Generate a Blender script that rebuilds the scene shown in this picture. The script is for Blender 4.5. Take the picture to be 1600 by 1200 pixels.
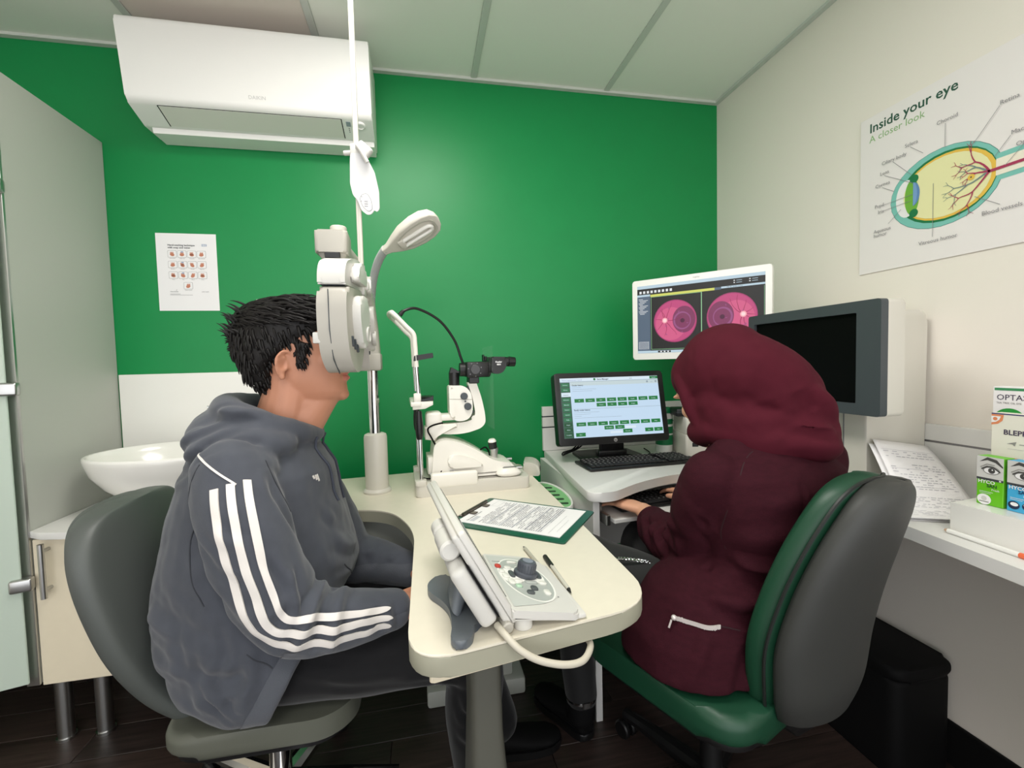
import bpy, bmesh, math, random
import numpy as np
from mathutils import Vector, Matrix
from mathutils.bvhtree import BVHTree
random.seed(7); rng = np.random.default_rng(7)
PI = math.pi
SC = bpy.context.scene
COL = SC.collection
for _o in list(bpy.data.objects):
    bpy.data.objects.remove(_o)

# ------------------------------------------------------------------ camera, light, exposure
cam_d = bpy.data.cameras.new('camera'); cam = bpy.data.objects.new('camera', cam_d); COL.objects.link(cam)
cam_d.sensor_fit = 'HORIZONTAL'; cam_d.sensor_width = 36.0; cam_d.lens = 706.4 / 1600 * 36.0; cam_d.clip_start = .02
_y, _p, _r = math.radians(11.2112), math.radians(-2.7474), math.radians(-1.4453)
_f = Vector((math.sin(_y)*math.cos(_p), math.cos(_y)*math.cos(_p), math.sin(_p)))
_ri = Vector((math.cos(_y), -math.sin(_y), 0)); _u = _ri.cross(_f)
_R = math.cos(_r)*_ri + math.sin(_r)*_u; _U = -math.sin(_r)*_ri + math.cos(_r)*_u
_m = Matrix((_R, _U, -_f)).transposed().to_4x4(); _m.translation = Vector((0, 0, 1.1625))
cam.matrix_world = _m
SC.camera = cam
SC.view_settings.view_transform = 'Standard'; SC.view_settings.look = 'None'
SC.view_settings.gamma = 1.0; SC.view_settings.use_curve_mapping = False
SC.view_settings.exposure = 0.52
w = bpy.data.worlds.new('world'); SC.world = w; w.use_nodes = True
w.node_tree.nodes['Background'].inputs[0].default_value = (.97, .98, 1, 1)
w.node_tree.nodes['Background'].inputs[1].default_value = 1.5
LAMPS = [(-.042, .93, 12.5), (-.042, -.62, 8.0)]          # ceiling panels: x, y, watts
for lx, ly, lw in LAMPS:
    ld = bpy.data.lights.new('ceiling_panel_light', 'AREA'); ld.shape = 'SQUARE'; ld.size = .56; ld.energy = lw
    ld.color = (1, .97, .925)
    lo = bpy.data.objects.new('ceiling_panel_light', ld); COL.objects.link(lo); lo.location = (lx, ly, 2.345)
SC.cycles.use_denoising = True
SC.cycles.max_bounces = 8

# ------------------------------------------------------------------ materials
def s2l(c):
    c = c/255.0
    return c/12.92 if c <= .04045 else ((c+.055)/1.055)**2.4
def RGB(r, g, b): return (s2l(r), s2l(g), s2l(b), 1)
MATS = {}
def mat(name, rgb, rough=.5, metal=0, var=0, vscale=8, bump=0, bscale=200, spec=.5, emit=0, trans=0, stretch=None, coat=0, sheen=0, alpha=1):
    if name in MATS: return MATS[name]
    m = bpy.data.materials.new(name); m.use_nodes = True; nt = m.node_tree; b = nt.nodes['Principled BSDF']
    c = RGB(*rgb); b.inputs['Base Color'].default_value = c; b.inputs['Roughness'].default_value = rough
    b.inputs['Metallic'].default_value = metal; b.inputs['Specular IOR Level'].default_value = spec
    if trans: b.inputs['Transmission Weight'].default_value = trans
    if coat: b.inputs['Coat Weight'].default_value = coat; b.inputs['Coat Roughness'].default_value = .15
    if sheen: b.inputs['Sheen Weight'].default_value = sheen; b.inputs['Sheen Roughness'].default_value = .5
    if alpha < 1: b.inputs['Alpha'].default_value = alpha
    if emit:
        b.inputs['Emission Color'].default_value = c; b.inputs['Emission Strength'].default_value = emit
        b.inputs['Base Color'].default_value = (.01, .01, .01, 1)
    if var or bump:
        tc = nt.nodes.new('ShaderNodeTexCoord'); mp = nt.nodes.new('ShaderNodeMapping')
        nt.links.new(tc.outputs['Object'], mp.inputs[0])
        if stretch: mp.inputs['Scale'].default_value = stretch
    if var:
        n = nt.nodes.new('ShaderNodeTexNoise'); n.inputs['Scale'].default_value = vscale; n.inputs['Detail'].default_value = 5
        nt.links.new(mp.outputs[0], n.inputs['Vector'])
        r = nt.nodes.new('ShaderNodeValToRGB'); nt.links.new(n.outputs[0], r.inputs[0])
        r.color_ramp.elements[0].position = .3; r.color_ramp.elements[1].position = .7
        r.color_ramp.elements[0].color = tuple(x*(1-var) for x in c[:3])+(1,)
        r.color_ramp.elements[1].color = tuple(min(1, x*(1+var)) for x in c[:3])+(1,)
        nt.links.new(r.outputs[0], b.inputs['Base Color'])
    if bump:
        n2 = nt.nodes.new('ShaderNodeTexNoise'); n2.inputs['Scale'].default_value = bscale; n2.inputs['Detail'].default_value = 3
        nt.links.new(mp.outputs[0], n2.inputs['Vector'])
        bp = nt.nodes.new('ShaderNodeBump'); bp.inputs['Strength'].default_value = bump; bp.inputs['Distance'].default_value = .001
        nt.links.new(n2.outputs[0], bp.inputs['Height']); nt.links.new(bp.outputs[0], b.inputs['Normal'])
    MATS[name] = m
    return m

GREEN_WALL = mat('green satin wall paint', (0, 134, 68), .42, bump=.12, bscale=350, var=.02, spec=.45)
CREAM_WALL = mat('warm white wall paint', (236, 229, 219), .6, bump=.15, bscale=260)
CEIL = mat('ceiling tile', (236, 238, 228), .9, bump=.25, bscale=400)
CEIL_BR = mat('ceiling tile brownish', (220, 210, 200), .9, bump=.25, bscale=400)
CEIL_BAR = mat('ceiling bar', (200, 204, 196), .5)
WHITE = mat('white laminate', (222, 221, 217), .4)
WHITE_GLOSS = mat('white gloss', (240, 238, 232), .18, coat=.3)
WHITE_PL = mat('white plastic', (240, 239, 234), .38)
CREAM_TOP = mat('cream laminate', (224, 217, 199), .36, var=.015, vscale=40)
CREAM_CAB = mat('cream cabinet', (226, 215, 190), .5, var=.015, vscale=30)
GREY_PANEL = mat('grey panel', (182, 185, 176), .5, bump=.08, bscale=300)
GREY_EDGE = mat('table edge grey', (158, 156, 138), .5)
STEEL = mat('brushed steel', (190, 190, 188), .28, metal=1)
CHROME = mat('chrome', (225, 225, 225), .1, metal=1)
BLACK_PL = mat('black plastic', (20, 20, 21), .38)
BLACK_MATT = mat('black matt', (9, 9, 10), .75, spec=.2)
DARK_GREY = mat('dark grey plastic', (66, 72, 76), .45)
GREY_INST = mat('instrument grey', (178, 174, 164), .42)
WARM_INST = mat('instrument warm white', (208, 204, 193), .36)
GREEN_VINYL = mat('green vinyl', (18, 64, 43), .45, bump=.15, bscale=500)
GREY_VINYL = mat('grey vinyl', (80, 84, 81), .48, bump=.15, bscale=500)
BACK_SHELL = mat('charcoal shell', (52, 53, 51), .55, bump=.2, bscale=700)
FLOOR_M = mat('dark wood floor', (58, 46, 42), .42, var=.4, vscale=5, stretch=(1, 14, 1), bump=.2, bscale=40)
FLOOR_M2 = mat('dark wood floor b', (48, 39, 36), .42, var=.4, vscale=6, stretch=(1, 14, 1), bump=.2, bscale=40)
PAPER = mat('paper', (238, 236, 236), .7)
PRINT_GREY = mat('print grey', (120, 120, 122), .8)
PRINT_DK = mat('print dark', (60, 62, 66), .8)
SKIN = mat('skin', (192, 134, 106), .5, var=.05, vscale=14, bump=.1, bscale=300)
def em(name, rgb, e=1.0): return mat(name, rgb, .4, emit=e*.72)

# ------------------------------------------------------------------ mesh helpers
def T(x, y, z): return Matrix.Translation((x, y, z))
def RX(a): return Matrix.Rotation(a, 4, 'X')
def RY(a): return Matrix.Rotation(a, 4, 'Y')
def RZ(a): return Matrix.Rotation(a, 4, 'Z')
def frame(o, x, y):
    x = Vector(x).normalized(); y = Vector(y); z = x.cross(y).normalized(); y = z.cross(x)
    m = Matrix((x, y, z)).transposed().to_4x4(); m.translation = Vector(o); return m
def merge(dst, src, M=None, mi=0):
    if M is not None: src.transform(M)
    src.verts.index_update()
    vm = [dst.verts.new(v.co) for v in src.verts]
    flip = M is not None and M.determinant() < 0
    for f in src.faces:
        vs = [vm[v.index] for v in f.verts]
        if flip: vs.reverse()
        try: nf = dst.faces.new(vs)
        except ValueError: continue
        nf.smooth = f.smooth; nf.material_index = mi if mi is not None else f.material_index
    src.free()
def B(): return bmesh.new()
def box(bm, lo, hi, bev=0, seg=2, M=None, mi=0):
    t = bmesh.new(); bmesh.ops.create_cube(t, size=1)
    c = [(a+b)/2 for a, b in zip(lo, hi)]; s = [abs(b-a) for a, b in zip(lo, hi)]
    for v in t.verts: v.co = Vector((v.co.x*s[0]+c[0], v.co.y*s[1]+c[1], v.co.z*s[2]+c[2]))
    if bev: bmesh.ops.bevel(t, geom=t.edges[:], offset=min(bev, min(s)*.49), segments=seg, affect='EDGES', profile=.5)
    merge(bm, t, M, mi)
def rpoly(pts, r, n=6):
    out = []; N = len(pts)
    for i, p in enumerate(pts):
        ri = r[i] if isinstance(r, (list, tuple)) else r
        p = Vector(p[:2]); a = Vector(pts[i-1][:2]); b = Vector(pts[(i+1) % N][:2])
        if ri <= 0: out.append(tuple(p)); continue
        d1 = a-p; d2 = b-p; k = min(ri, d1.length*.49, d2.length*.49)
        s = p+d1.normalized()*k; e = p+d2.normalized()*k
        for j in range(n+1):
            t = j/n; out.append(tuple((1-t)**2*s+2*t*(1-t)*p+t*t*e))
    return out
def area2(p): return sum(p[i-1][0]*p[i][1]-p[i][0]*p[i-1][1] for i in range(len(p)))
def prism(bm, poly, z0, z1, bev=0, seg=2, M=None, mi=0, scale_top=1):
    t = bmesh.new(); poly = list(poly)
    if area2(poly) < 0: poly.reverse()
    cx = sum(p[0] for p in poly)/len(poly); cy = sum(p[1] for p in poly)/len(poly)
    lo = [t.verts.new((p[0], p[1], z0)) for p in poly]
    hi = [t.verts.new((cx+(p[0]-cx)*scale_top, cy+(p[1]-cy)*scale_top, z1)) for p in poly]
    fb = t.faces.new(lo[::-1]); ft = t.faces.new(hi); n = len(poly)
    for i in range(n): t.faces.new((lo[i], lo[(i+1) % n], hi[(i+1) % n], hi[i]))
    if bev:
        ed = list(set(fb.edges[:]+ft.edges[:]))
        bmesh.ops.bevel(t, geom=ed, offset=bev, segments=seg, affect='EDGES', profile=.5)
    merge(bm, t, M, mi)
def lathe(bm, prof, n=24, M=None, mi=0, cap=True):
    t = bmesh.new(); rings = []
    for r, z in prof: rings.append([t.verts.new((r*math.cos(2*PI*k/n), r*math.sin(2*PI*k/n), z)) for k in range(n)])
    for a, b in zip(rings, rings[1:]):
        for k in range(n): t.faces.new((a[k], a[(k+1) % n], b[(k+1) % n], b[k]))
    if cap:
        t.faces.new(rings[0][::-1]); t.faces.new(rings[-1])
    merge(bm, t, M, mi)
def cyl(bm, p0, p1, r, r1=None, n=16, bev=0, mi=0):
    p0 = Vector(p0); p1 = Vector(p1); L = (p1-p0).length; r1 = r if r1 is None else r1
    q = (p1-p0).to_track_quat('Z', 'Y').to_matrix().to_4x4(); q.translation = p0
    pr = [(r, 0), (r1, L)] if not bev else [(r-bev, 0), (r, bev), (r1, L-bev), (r1-bev, L)]
    lathe(bm, pr, n, q, mi)
def frames(P):
    P = [Vector(p) for p in P]; Ts = []
    for i in range(len(P)):
        a = P[max(0, i-1)]; b = P[min(len(P)-1, i+1)]; Ts.append((b-a).normalized())
    up = Vector((0, 0, 1)) if abs(Ts[0].z) < .9 else Vector((1, 0, 0))
    X = (up-Ts[0]*up.dot(Ts[0])).normalized(); out = []
    for i, tn in enumerate(Ts):
        if i:
            q = Ts[i-1].rotation_difference(tn); X = q @ X
        X = (X-tn*X.dot(tn)).normalized(); out.append((P[i], tn, X, tn.cross(X)))
    return out
def tube(bm, P, R, n=12, mi=0, cap=True, sq=1.0):
    F = frames(P)
    if not isinstance(R, (list, tuple)): R = [R]*len(P)
    t = bmesh.new(); rings = []
    for (p, tn, X, Y), r in zip(F, R):
        rings.append([t.verts.new(p+(X*math.cos(2*PI*k/n)+Y*sq*math.sin(2*PI*k/n))*r) for k in range(n)])
    for a, b in zip(rings, rings[1:]):
        for k in range(n): t.faces.new((a[k], a[(k+1) % n], b[(k+1) % n], b[k]))
    if cap: t.faces.new(rings[0][::-1]); t.faces.new(rings[-1])
    merge(bm, t, None, mi)
def spline(P, n=8):
    P = [Vector(p) for p in P]; out = []
    for i in range(len(P)-1):
        p0 = P[max(i-1, 0)]; p1 = P[i]; p2 = P[i+1]; p3 = P[min(i+2, len(P)-1)]
        for k in range(n):
            t = k/n
            out.append(.5*((2*p1)+(-p0+p2)*t+(2*p0-5*p1+4*p2-p3)*t*t+(-p0+3*p1-3*p2+p3)*t**3))
    out.append(P[-1]); return out
def lerpl(L, n):
    """resample a list of scalars the way spline() resamples points"""
    return [v.x for v in spline([(a, 0, 0) for a in L], n)]
def loft(bm, rings, cap=True, mi=0, closed=True):
    t = bmesh.new(); R = [[t.verts.new(Vector(p)) for p in r] for r in rings]; n = len(R[0])
    for a, b in zip(R, R[1:]):
        for k in range(n if closed else n-1): t.faces.new((a[k], a[(k+1) % n], b[(k+1) % n], b[k]))
    if cap and closed: t.faces.new(R[0][::-1]); t.faces.new(R[-1])
    merge(bm, t, None, mi)
def ring(c, ax, ay, a, b, n=28, e=2.0):
    c = Vector(c); ax = Vector(ax); ay = Vector(ay); out = []
    for k in range(n):
        s, q = math.sin(2*PI*k/n), math.cos(2*PI*k/n)
        out.append(c+ax*(a*math.copysign(abs(q)**(2/e), q))+ay*(b*math.copysign(abs(s)**(2/e), s)))
    return out
def ball(bm, c, r, M=None, u=16, v=10, mi=0):
    t = bmesh.new(); bmesh.ops.create_uvsphere(t, u_segments=u, v_segments=v, radius=1)
    if not isinstance(r, (list, tuple)): r = (r, r, r)
    m = T(*c) @ (M if M is not None else Matrix.Identity(4)) @ Matrix.Diagonal((r[0], r[1], r[2], 1))
    merge(bm, t, m, mi)
def sheet(bm, fn, nu, nv, thick=.0004, mi=0):
    """thin closed sheet from fn(u,v)->point"""
    t = bmesh.new()
    g = [[t.verts.new(Vector(fn(i/nu, j/nv))) for j in range(nv+1)] for i in range(nu+1)]
    for i in range(nu):
        for j in range(nv): t.faces.new((g[i][j], g[i+1][j], g[i+1][j+1], g[i][j+1]))
    bmesh.ops.recalc_face_normals(t, faces=t.faces[:])
    bmesh.ops.solidify(t, geom=t.faces[:], thickness=thick)
    merge(bm, t, None, mi)

ROOT = {}
def place(o, M):
    ROOT[o.name] = M; o.matrix_basis = M
def thing(name, label, cat, loc=(0, 0, 0), rz=0, group=None):
    o = bpy.data.objects.new(name, None); COL.objects.link(o); o.empty_display_size = .05
    place(o, T(*loc) @ RZ(rz)); o['label'] = label; o['category'] = cat
    if group: o['group'] = group
    return o
def obj(name, bm, mats, parent=None, local=False, ang=35, label=None, kind=None, smooth=True):
    me = bpy.data.meshes.new(name)
    if isinstance(bm, bmesh.types.BMesh):
        bmesh.ops.recalc_face_normals(bm, faces=bm.faces[:]) if not getattr(obj, 'keep', False) else None
        bm.to_mesh(me); bm.free()
    else:
        me = bm; me.name = name
    for m in (mats if isinstance(mats, (list, tuple)) else [mats]): me.materials.append(m)
    if smooth:
        for p in me.polygons: p.use_smooth = True
        me.set_sharp_from_angle(angle=math.radians(ang))
    o = bpy.data.objects.new(name, me); COL.objects.link(o)
    if parent is not None:
        M = ROOT[parent.name]; ROOT[o.name] = M
        if not local: me.transform(M.inverted())
        o.parent = parent
    else:
        ROOT[o.name] = Matrix.Identity(4)
    if label: o['label'] = label
    if kind: o['kind'] = kind
    return o
def tag(o, label, cat, group=None):
    o['label'] = label; o['category'] = cat
    if group: o['group'] = group
    return o
def struct(name, bm, m, parent=None, **k):
    o = obj(name, bm, m, parent, **k)
    if parent is None: o['kind'] = 'structure'
    return o

def text_bm(s, size=.01, align='LEFT', bold=0.0, ext=.0001, space=1.0):
    c = bpy.data.curves.new('t', 'FONT'); c.body = s; c.size = size; c.align_x = align; c.extrude = ext; c.offset = bold
    c.resolution_u = 2; c.space_character = space
    o = bpy.data.objects.new('t', c); COL.objects.link(o)
    dg = bpy.context.evaluated_depsgraph_get(); me = bpy.data.meshes.new_from_object(o.evaluated_get(dg))
    t = bmesh.new(); t.from_mesh(me); bpy.data.meshes.remove(me); bpy.data.objects.remove(o); bpy.data.curves.remove(c)
    return t
class Print:
    """flat printing on a plane: M maps (x right, y up, z out of the sheet)"""
    def __init__(s, M): s.M = M; s.bm = bmesh.new(); s.mats = []; s.step = .00025
    def mi(s, m):
        if m not in s.mats: s.mats.append(m)
        return s.mats.index(m)
    def poly(s, pts, m, layer=1):
        t = bmesh.new(); pts = list(pts)
        if area2(pts) < 0: pts.reverse()
        s.n = getattr(s, 'n', 0)+1; e_ = (s.n % 120)*1.2e-6
        t.faces.new([t.verts.new((p[0], p[1], layer*s.step+e_)) for p in pts]); merge(s.bm, t, s.M, s.mi(m))
    def rect(s, x0, y0, x1, y1, m, layer=1): s.poly([(x0, y0), (x1, y0), (x1, y1), (x0, y1)], m, layer)
    def rrect(s, x0, y0, x1, y1, r, m, layer=1): s.poly(rpoly([(x0, y0), (x1, y0), (x1, y1), (x0, y1)], r, 4), m, layer)
    def circ(s, x, y, r, m, layer=1, ry=None, n=28, rot=0):
        ry = r if ry is None else ry; c, q = math.cos(rot), math.sin(rot); P = []
        for k in range(n):
            a, b = r*math.cos(2*PI*k/n), ry*math.sin(2*PI*k/n); P.append((x+a*c-b*q, y+a*q+b*c))
        s.poly(P, m, layer)
    def line(s, pts, wd, m, layer=1):
        w0, w1 = wd if isinstance(wd, tuple) else (wd, wd)
        for i in range(len(pts)-1):
            a = Vector(pts[i]); b = Vector(pts[i+1]); d = (b-a)
            if d.length < 1e-9: continue
            d.normalize(); n = Vector((-d.y, d.x)); N = len(pts)-1
            wa = (w0+(w1-w0)*i/N)/2; wb = (w0+(w1-w0)*(i+1)/N)/2
            a2 = a-d*wa*.4; b2 = b+d*wb*.4
            s.poly([tuple(a2+n*wa), tuple(a2-n*wa), tuple(b2-n*wb), tuple(b2+n*wb)], m, layer)
    def frame(s, x0, y0, x1, y1, wd, m, layer=1):
        s.rect(x0, y0, x1, y0+wd, m, layer); s.rect(x0, y1-wd, x1, y1, m, layer); s.rect(x0, y0, x0+wd, y1, m, layer); s.rect(x1-wd, y0, x1, y1, m, layer)
    def text(s, st, x, y, size, m, layer=1, align='LEFT', bold=0.0, space=1.0, rot=0):
        t = text_bm(st, size, align, bold, .00008, space); merge(s.bm, t, s.M @ T(x, y, layer*s.step) @ RZ(rot), s.mi(m))
    def done(s, name, parent, **k): 
        obj.keep = True
        o = obj(name, s.bm, s.mats, parent, smooth=False, **k); obj.keep = False
        return o

# ------------------------------------------------------------------ room
XL, XR, YF, YB, ZC = -2.0, 1.43, -1.3, 1.99, 2.378
b = B(); box(b, (XL-.1, YF-.1, -.12), (XR+.1, YB+.1, -.006)); floor = struct('floor', b, BLACK_MATT)
pw = .135; ny = int((YB-YF)/pw)+1; pk = 0; shared = {}
for j in range(ny):
    y0 = YF+j*pw; off = (j*.47) % 1.2; x = XL-off
    while x < XR:
        x0 = max(x, XL); x1 = min(x+1.2, XR)
        if x1-x0 > .05 and y0+pw <= YB+.13:
            b = B(); box(b, (x0+.001, y0+.001, -.006), (x1-.001, min(y0+pw, YB)-.001, 0), .0012, 1)
            struct('plank', b, [FLOOR_M, FLOOR_M2][(j*3+pk) % 2], floor, smooth=False); pk += 1
        x += 1.2
b = B(); box(b, (XL-.1, YB, 0), (XR+.1, YB+.1, ZC)); struct('wall_back', b, GREEN_WALL)
b = B(); box(b, (XR, YF, 0), (XR+.1, YB, ZC)); struct('wall_right', b, CREAM_WALL)
b = B(); box(b, (XL-.1, YF, 0), (XL, YB, ZC)); struct('wall_left', b, CREAM_WALL)
b = B(); box(b, (XL-.1, YF-.1, ZC+.012), (XR+.1, YB+.1, ZC+.1)); ceil = struct('ceiling', b, CEIL)
xs = [XL]+[.258+.6*k for k in range(-3, 2)]+[XR]
ys = [YF]+[y for y in (-.92, -.32, .63, 1.23)]+[YB]
for i in range(len(xs)-1):
    for j in range(len(ys)-1):
        x0, x1, y0, y1 = xs[i], xs[i+1], ys[j], ys[j+1]
        if abs(x0+.342) < .01 and j in (1, 3): continue      # the light panels
        b = B(); box(b, (x0+.012, y0+.012, ZC-.002), (x1-.012, y1-.012, ZC+.012), .002, 1)
        struct('ceiling_tile', b, CEIL_BR if (abs(x0+.942) < .01 and j == 4) else CEIL, ceil, smooth=False)
for x in xs[1:-1]:
    b = B(); box(b, (x-.0125, YF, ZC-.006), (x+.0125, YB, ZC+.012), .001, 1); struct('ceiling_bar', b, CEIL_BAR, ceil, smooth=False)
for y in ys[1:-1]:
    for i in range(len(xs)-1):
        b = B(); box(b, (xs[i]+.0125, y-.0125, ZC-.005), (xs[i+1]-.0125, y+.0125, ZC+.012), .001, 1); struct('ceiling_bar', b, CEIL_BAR, ceil, smooth=False)
b = B(); box(b, (XL, YB-.022, ZC-.012), (XR, YB, ZC-.001), .001, 1); struct('trim_1', b, CEIL_BAR)
b = B(); box(b, (XR-.022, YF, ZC-.012), (XR, YB-.022, ZC-.001), .001, 1); struct('trim_2', b, CEIL_BAR)
for lx, ly, lw in LAMPS:
    t = thing('ceiling_light', 'square white light panel set in the ceiling '+('above the table' if ly > 0 else 'behind the table end'), 'ceiling light', (lx, ly, ZC))
    b = B()
    for a0, a1, c0, c1 in ((-.3, .3, -.3, -.282), (-.3, .3, .282, .3), (-.3, -.282, -.282, .282), (.282, .3, -.282, .282)):
        box(b, (lx+a0, ly+c0, ZC-.006), (lx+a1, ly+c1, ZC+.01), .001, 1)
    obj('frame', b, WHITE_PL, t)
    b = B(); box(b, (lx-.282, ly-.282, ZC), (lx+.282, ly+.282, ZC+.008)); obj('diffuser', b, em('light diffuser', (255, 250, 238), 2.0), t)
b = B(); box(b, (XR-.012, YF, 0), (XR, YB-.012, .125), .003, 1); struct('baseboard_right', b, BLACK_MATT)
b = B(); box(b, (XL, YB-.012, 0), (XR, YB, .24), .003, 1); struct('baseboard_back', b, BLACK_MATT)

# white splashback on the green wall behind the basin
b = B(); box(b, (-1.135, YB-.008, .70), (-.53, YB, 1.152), .0015, 1)
tag(obj('splashback', b, WHITE_GLOSS), 'glossy white splashback panel on the green wall behind the basin', 'splashback')

# ------------------------------------------------------------------ left: partition, frosted glass, basin cabinet
b = B(); box(b, (-1.168, 1.552, .245), (-1.14, YB-.001, 2.02), .002, 1)
pp = obj('partition_panel', b, GREY_PANEL)
tag(pp, 'tall grey partition panel standing out from the green wall beside the basin', 'partition')
b = B(); box(b, (-1.170, 1.543, .245), (-1.138, 1.552, 2.022), .001, 1); obj('edge_strip', b, STEEL, pp, label='metal strip along the front edge')
for yy in (1.60, 1.93):
    b = B(); cyl(b, (-1.154, yy+.05, 0), (-1.154, yy+.05, .245), .022, n=18); cyl(b, (-1.154, yy+.05, 0), (-1.154, yy+.05, .008), .026, n=18); obj('leg', b, STEEL, pp)
GM = T(-1.150, 1.536, 0) @ RZ(math.radians(17))
GLASS = mat('frosted glass', (222, 236, 222), .55, trans=.35, spec=.5)
gt = thing('glass_screen', 'pale green frosted glass screen fixed with grey clamps to the partition edge', 'glass screen', (-1.150, 1.536, .26))
b = B(); box(b, (-.80, -.009, .262), (-.004, -.001, 1.70), .002, 1, M=GM); obj('glass_pane', b, GLASS, gt)
for zc in (.557, 1.122, 1.69):
    b = B(); box(b, (-.028, -.022, zc-.019), (.022, .006, zc+.019), .006, 3, M=GM); obj('clamp', b, STEEL, gt)

cab = thing('basin_cabinet', 'cream basin cabinet with steel bar handle on tube legs below the washbasin', 'cabinet', (-.87, 1.77, 0))
b = B(); box(b, (-1.139, 1.57, .24), (-.60, YB-.013, .685), .002, 1); obj('body', b, CREAM_CAB, cab)
b = B(); box(b, (-1.137, 1.552, .238), (-.86, 1.57, .678), .002, 1); d = obj('door', b, CREAM_CAB, cab)
b = B(); cyl(b, (-1.096, 1.523, .512), (-1.096, 1.523, .672), .0075, n=14)
for z in (.535, .65): cyl(b, (-1.096, 1.523, z), (-1.096, 1.553, z), .005, n=10)
obj('handle', b, STEEL, d)
b = B(); box(b, (-.857, 1.552, .238), (-.602, 1.57, .678), .002, 1); d = obj('door', b, CREAM_CAB, cab)
b = B(); cyl(b, (-.64, 1.523, .512), (-.64, 1.523, .672), .0075, n=14)
for z in (.535, .65): cyl(b, (-.64, 1.523, z), (-.64, 1.553, z), .005, n=10)
obj('handle', b, STEEL, d)
pts = [(-1.1385, YB-.012), (-1.1385, 1.55)]+[(-1.1385+.54*k/12, 1.55-.045*math.sin(PI*min(1, .12+k/12*.85))**.8) for k in range(1, 12)]+[(-.598, 1.54), (-.598, YB-.012)]
b = B(); prism(b, pts, .685, .705, .002); obj('worktop', b, WHITE, cab)
for lx in (-1.045, -.66):
    b = B(); cyl(b, (lx, 1.65, .004), (lx, 1.65, .24), .022, n=18); cyl(b, (lx, 1.65, 0), (lx, 1.65, .01), .026, n=18); obj('leg', b, STEEL, cab)

# oval vessel basin
bs = thing('washbasin', 'white oval ceramic washbasin standing on the cream cabinet', 'washbasin', (-.842, 1.75, .705))
b = B(); rings = []
cx, cy = -.842, 1.745
for r, z in [(.105, .705), (.118, .709), (.122, .72), (.15, .745), (.20, .785), (.235, .83), (.25, .872), (.2525, .884), (.251, .890), (.246, .893), (.240, .890), (.232, .87), (.21, .83), (.165, .785), (.10, .757), (.02, .748)]:
    rings.append([(cx+r*math.cos(2*PI*k/48), cy+r*.80*math.sin(2*PI*k/48), z) for k in range(48)])
loft(b, rings); bo = obj('bowl', b, WHITE_GLOSS, bs, ang=60)
b = B(); cyl(b, (-.842, 1.925, .852), (-.842, 1.906, .847), .012, n=18); obj('overflow_hole', b, BLACK_MATT, bs, label='dark overflow hole with chrome ring')
b = B(); cyl(b, (-.842, 1.745, .748), (-.842, 1.745, .752), .02, n=18); obj('drain', b, CHROME, bs)
tp = thing('basin_tap', 'chrome lever tap behind the washbasin', 'tap', (-.70, 1.925, .705))
b = B(); cyl(b, (-.70, 1.945, .705), (-.70, 1.945, .98), .018, n=18, bev=.002); tube(b, spline([(-.70, 1.945, .955), (-.75, 1.935, .965), (-.80, 1.93, .955)], 5), .011); cyl(b, (-.80, 1.93, .957), (-.80, 1.93, .938), .011); obj('spout', b, CHROME, tp)
b = B(); tube(b, [(-.70, 1.945, .98), (-.705, 1.945, 1.0), (-.725, 1.943, 1.012), (-.815, 1.93, 1.02)], [.014, .012, .007, .005]); obj('lever', b, CHROME, tp)

# ------------------------------------------------------------------ air conditioner
ac = thing('air_conditioner', 'white wall mounted air conditioner high on the green wall', 'air conditioner', (-.54, 1.985, 2.02))
AX0, AX1 = -.945, -.150
prof = rpoly([(1.985, 2.33), (1.738, 2.33), (1.779, 2.078), (1.885, 2.042), (1.985, 2.040)], [.0, .02, .020, .006, 0], 6)
PM = Matrix(((0, 0, 1, 0), (1, 0, 0, 0), (0, 1, 0, 0), (0, 0, 0, 1)))   # profile (y,z) extruded along x
b = B(); prism(b, prof, AX0, AX1, .004, 2, M=PM); obj('body', b, WHITE_PL, ac, ang=28)
b = B(); prism(b, [(1.892, 2.0425), (1.985, 2.0425), (1.985, 2.024), (1.900, 2.026)], AX0+.018, AX1-.004, .002, 1, M=PM); obj('underside', b, WHITE_PL, ac)
UD = Vector((.947, -.322)); UN = Vector((-.322, -.947)); UO = Vector((1.779, 2.078))
def up(t_, o_): return tuple(UO+UD*t_+UN*o_)
b = B(); prism(b, [up(.019, -.003), up(.019, .0012), up(.104, .0012), up(.104, -.003)], AX0+.088, AX1-.112, .0008, 1, M=PM); obj('outlet_flap', b, mat('ac flap', (226, 225, 215), .4), ac)
b = B()
for x in (AX0+.0865, AX1-.1105): prism(b, [up(.017, -.003), up(.017, .0006), up(.106, .0006), up(.106, -.003)], x-.0016, x+.0016, M=PM)
prism(b, [up(.0165, -.003), up(.0165, .0005), up(.0185, .0005), up(.0185, -.003)], AX0+.088, AX1-.112, M=PM)
obj('flap_gap', b, BLACK_MATT, ac)
p = Print(frame((0, 1.7742, 2.107), (1, 0, 0), (0, -.16, .987))); p.step = .0006
p.text('DAIKIN', -.535, 0, .017, mat('faint grey print', (196, 196, 192), .6), 1, 'CENTER'); p.done('lettering', ac)
def uf(x, t_): y_, z_ = up(t_, 0); return frame((x, y_, z_), (1, 0, 0), (0, -.947, .322))
b = B(); lathe(b, [(.017, -.002), (.017, .004), (.013, .0065), (.012, .003), (.008, .004), (.003, .005)], 20, uf(AX1-.045, .040)); obj('sensor_dial', b, WHITE_PL, ac)
b = B(); box(b, (-.008, -.012, 0), (.008, .010, .0015), .0006, 1, M=uf(AX1-.088, .036)); obj('display_window', b, mat('grey window', (150, 158, 165), .2), ac)
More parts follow.
